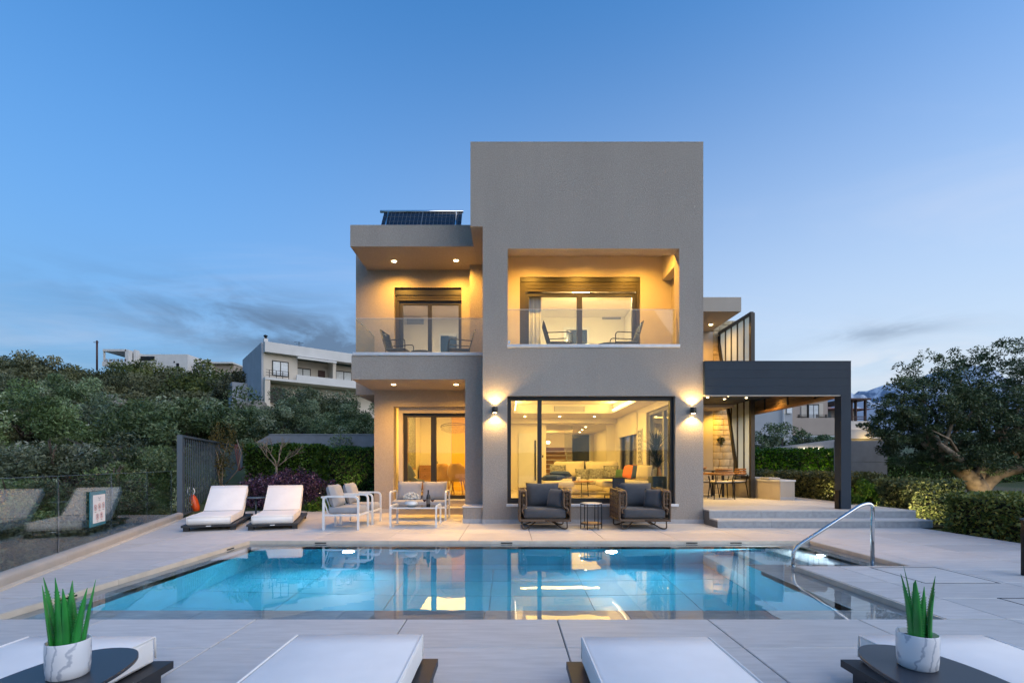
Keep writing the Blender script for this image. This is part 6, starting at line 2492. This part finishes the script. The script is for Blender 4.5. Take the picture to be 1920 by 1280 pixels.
def hwin(x0, x1, ytop, ybot, depth, name='window', curtain=M_curtain):
    a, b_ = sfac(x0), sfac(x1)
    z1, z0 = zfac(x0, ytop), zfac(x0, ybot)
    w_ = hb(name, M_black, nh, a, b_, depth - .06, depth - .002, z0, z1)
    hb('pane', curtain, w_, a + .08, (a + b_) / 2 - .04, depth - .075, depth - .061, z0 + .05, z1 - .1)
    hb('pane', curtain, w_, (a + b_) / 2 + .04, b_ - .08, depth - .075, depth - .061, z0 + .05, z1 - .1)
    return w_


hwin(510, 541, 675, 703, 0)
hwin(559, 590, 684, 706, 1.2)
hwin(637, 668, 690, 712, 1.2)
w_ = hb('front_door', M_brown, nh, sfac(604), sfac(617), 1.12, 1.198, zfac(604, 712), zfac(604, 690))
hb('shutter', M_brown, nh, sfac(630), sfac(636), 1.0, 1.198, zf + .2, zfac(630, 690))
hb('column', M_cream, nh, sfac(622), sfac(628), -.3, 1.19, zf + .181, zp - .003)
aw = hb('awning', M_whitewall, nh, sfac(553), sfac(625), -.9, -.56, zp - .28, zp - .12)
for k in range(3):
    hb('balcony_rail', M_black, nh, .1, sfac(538), -.5, -.46, zf + .35 + k * .22, zf + .38 + k * .22)
for x in (502, 515, 527, 538):
    hb('balcony_post', M_black, nh, sfac(x), sfac(x) + .05, -.49, -.45, zf + .181, zf + .82)
ch = hb('chimney', M_whitewall, nh, .1, .42, .31, .65, ZR - .3, ZR + .45)
MB().lathe([(.10, ZR + .45), (.10, ZR + .62), (.17, ZR + .66), (.17, ZR + .72), (.02, ZR + .8)], 14, Matrix.Translation((.26, .48, 0))).build('chimney_cowl', M_black, ch, False)
MB().tube([(3.2, 1.5, ZR - .35), (3.2, 1.5, ZR + .9)], .025, 5).tube([(2.8, 1.5, ZR + .8), (3.6, 1.5, ZR + .8)], .018, 5).tube([(2.95, 1.5, ZR + .65), (3.45, 1.5, ZR + .65)], .015, 5).build('roof_aerial', M_black, nh, False)
hb('dark_carport', M_black, nh, sfac(505), sfac(540), 1.0, 1.19, zf - 1.7, zf - .4)
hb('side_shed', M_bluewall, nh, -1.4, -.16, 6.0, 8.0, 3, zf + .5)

# white house on the ridge
d = 92
gx = lambda x: U(x, d)
gz = lambda y: V(y, d)
rh = thing('ridge_house', 'long white house with balcony on the left ridge', 'house', (gx(290), d, gz(694)))
hbx = lambda name, mat, par, xa, xb, ya, yb, y0, y1: B(name, mat, par, (gx(xa), gx(xb), y0, y1, gz(yb), gz(ya)))
hbx('main_wall', M_whitewall, rh, 262, 352, 664, 700, 92, 98)
hbx('roof_slab', M_whitewall, rh, 209, 252, 659, 663, 90, 97)
hbx('back_wall', M_whitewall, rh, 222, 262, 663.2, 694, 94, 97)
bl = hbx('balcony', M_whitewall, rh, 208, 262, 682, 690, 90, 93.9)
hbx('column', M_whitewall, rh, 250, 256, 660, 682, 90, 91)
hbx('column', M_whitewall, rh, 209, 211, 663.2, 681.8, 90.1, 90.4)
hbx('column', M_whitewall, rh, 258, 262, 658, 690, 91, 91.99)
hbx('dark_opening', M_black, rh, 264, 290, 668, 676, 91.9, 91.99)
hbx('window', M_black, rh, 331, 336, 681, 689, 91.9, 91.99)
hbx('window', M_black, rh, 326, 328, 677, 680, 91.9, 91.99)
hbx('front_door', M_black, rh, 230, 238, 669, 682, 93.9, 93.99)
for k in range(6):
    hbx('baluster_panel', M_bluewall, rh, 213 + 7 * k, 217 + 7 * k, 677, 681.9, 90, 90.2)
hbx('chimney', M_whitewall, rh, 223, 227, 655.5, 658.8, 92, 93)
rh2 = thing('ridge_house', 'low roofed house with red and blue stripes on the ridge', 'house', (gx(380), d, gz(692)))
hbx('main_wall', M_whitewall, rh2, 364, 391, 675, 705, 93, 98)
hbx('roof_slab', M_whitewall, rh2, 392, 430, 676, 679, 93, 98)
hbx('rear_wall', M_taupe2, rh2, 392.2, 428, 679.2, 702, 94, 98)
for k, mt in enumerate((M_brown, M_teal, M_slate)):
    hbx('stripe', mt, rh2, 366, 389, 677 + 5 * k, 679 + 5 * k, 92.9, 92.99)
t = thing('utility_pole', 'brown wooden pole left of the white ridge house', 'pole', (gx(207), d, gz(700)))
MB().tube([(gx(207), 89, gz(700)), (gx(207), 89, gz(646))], .16, 8).build('pole_shaft', M_brown, t)
B('crossarm', M_brown, t, (gx(207) - .5, gx(207) + .5, 88.8, 88.84, gz(650), gz(649)))

# houses on the right, seen under and beside the pergola
d = 28
gx = lambda x: U(x, d)
gz = lambda y: V(y, d)
h2 = thing('neighbour_house', 'taupe house with balcony seen under the pergola', 'house', (gx(1500), d, 2))


def rb(name, mat, par, xa, xb, ya, yb, y0, y1):
    return B(name, mat, par, (gx(xa), gx(xb), y0, y1, gz(yb), gz(ya)))


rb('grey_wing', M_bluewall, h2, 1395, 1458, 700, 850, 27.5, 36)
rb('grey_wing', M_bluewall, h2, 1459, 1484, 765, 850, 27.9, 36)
rb('upper_wall', M_taupe2, h2, 1487, 1584, 700, 776, 29.5, 36)
bp_ = rb('balcony_parapet', M_taupe2, h2, 1481, 1592, 783, 815, 28, 28.3)
rb('parapet_end', M_taupe2, h2, 1481, 1494, 776.5, 783, 28, 28.3)
rb('parapet_end', M_taupe2, h2, 1570, 1592, 776.5, 783, 28, 28.3)
rb('balcony_floor', M_taupe2, h2, 1481, 1592, 812, 814.9, 28.31, 29.49)
for k in range(3):
    rb('balcony_rail', M_black, bp_, 1494, 1570, 776.5 + 2.2 * k, 777.1 + 2.2 * k, 28.1, 28.15)
for x in (1500, 1517, 1534, 1551):
    rb('rail_post', M_black, bp_, x, x + .8, 776, 783, 28.08, 28.17)
w_ = rb('balcony_door', M_black, h2, 1543, 1565, 752, 787, 29.4, 29.49)
rb('pane', M_curtain, w_, 1545, 1553, 754, 786, 29.37, 29.399)
rb('pane', M_curtain, w_, 1554.5, 1562.5, 754, 786, 29.37, 29.399)
rb('wall_panel', M_cream, h2, 1531, 1542, 755, 776, 29.45, 29.499)
rb('wall_panel', M_cream, h2, 1565.5, 1574, 750, 776, 29.45, 29.499)
rb('lower_wall', M_bluewall, h2, 1565, 1600, 815.2, 850, 28.4, 30)
rb('window', M_white, h2, 1472, 1481, 763, 775, 27.8, 27.89)
rb('wall_patch', M_cream, h2, 1462, 1471, 765.5, 776, 27.85, 27.89)
rb('drain_pipe', M_white, h2, 1457.5, 1458.5, 700, 850, 27.35, 27.45)
gfz = thing('railing_fence', 'pale picket railing behind the dark garden shrub', 'fence', (gx(1530), 24, 2))
for k in range(26):
    x = U(1500 + 3 * k, 24)
    B('picket', M_white, gfz, (x - .012, x + .012, 23.98, 24.0, V(829, 24), V(816, 24)))
B('rail', M_white, gfz, (U(1498, 24), U(1577, 24), 23.96, 23.979, V(817.2, 24), V(816.2, 24)))
for k, (x, y, r, lab) in enumerate(((1465, 822, .95, 'dark round shrub above the patio hedge'), (1430, 832, .6, 'dark shrub beside the frosted screen'), (1545, 832, .55, 'low shrub in front of the picket railing'), (1505, 836, .5, 'low shrub left of the picket railing'))):
    X_ = U(x, 22.5)
    t = thing('garden_shrub', lab, 'shrub', (X_, 22.5, T(X_, 22.5)))
    P, o_, ti = crown_pts(2600, r * 1.25, r, r * .75, 40, 700 + k, .3, low=-.9)
    zz = V(y, 22.5) - T(X_, 22.5)
    put(leaf_mesh('foliage', P, .10, 710 + k, M_olive_d, o_, 2.0), 'foliage', t, (0, 0, zz))
    MB().tube([(0, 0, -.1), (.05, 0, zz)], .04, 6).build('stem', M_bark_d, t, False)

d = 34
h3 = thing('neighbour_house', 'white house with wooden roof terrace right of the pergola post', 'house', (gx(1630), d, 2))
rb('terrace_parapet', M_whitewall, h3, 1585, 1632, 789, 806, 34, 34.4)
rb('terrace_floor', M_bluewall, h3, 1585, 1665, 806.5, 822, 34, 42)
rb('lower_wall', M_bluewall, h3, 1585, 1668, 822.3, 850, 34.3, 42)
tr_ = rb('terrace_roof', M_brown, h3, 1585, 1628, 747, 750, 33.7, 38)
for x in (1599, 1607, 1625):
    rb('roof_post', M_brown, tr_, x, x + 2, 750.2, 789, 34.1, 34.3)
for k in range(2):
    rb('terrace_rail', M_brown, h3, 1585, 1626, 780 + 4 * k, 781.5 + 4 * k, 34.05, 34.12)
rb('rear_wall', M_taupe2, h3, 1630, 1680, 757, 806, 38, 44)
m = MB()
v = [(gx(1622), 37, gz(757)), (gx(1700), 37, gz(757)), (gx(1700), 41, gz(742)), (gx(1640), 41, gz(742)), (gx(1622), 45, gz(757)), (gx(1700), 45, gz(757))]
m.add(v, [(0, 1, 2, 3), (0, 3, 4), (3, 2, 5, 4), (0, 4, 5, 1), (1, 5, 2)])
rf = m.build('tiled_roof', M_rooft, h3)
rb('chimney', M_taupe2, rf, 1659, 1664, 738, 750, 40, 40.6)
lamp('POINT', 'porch_lamp', (gx(1622), 33.5, gz(824)), 12, WARM2, h3, shadow_soft_size=.1)

# small wreath plant on the stone wall
t = thing('wall_wreath', 'small dark wreath hanging on the stone wall', 'wreath', (6.62, 14.96, V(825, 14.95)))
P, o_, ti = crown_pts(90, .11, .03, .13, 12, 800, .4, low=-1)
put(leaf_mesh('leaves', P, .07, 801, M_olive_d, o_, 2.0), 'leaves', t)
MB().tube([(.08 * math.cos(a), .0, .09 * math.sin(a)) for a in [2 * PI * q / 14 for q in range(14)]], .006, 5, True).build('ring', M_bark_d, t, False)
# lamp that washes the stone wall
lamp('SPOT', 'stone_wall_lamp', (6.25, 14.45, 2.84), 38, (1, .54, .06), villa, (6.75, 15.0, 1.3), spot_size=R(130), spot_blend=.8, shadow_soft_size=.05)
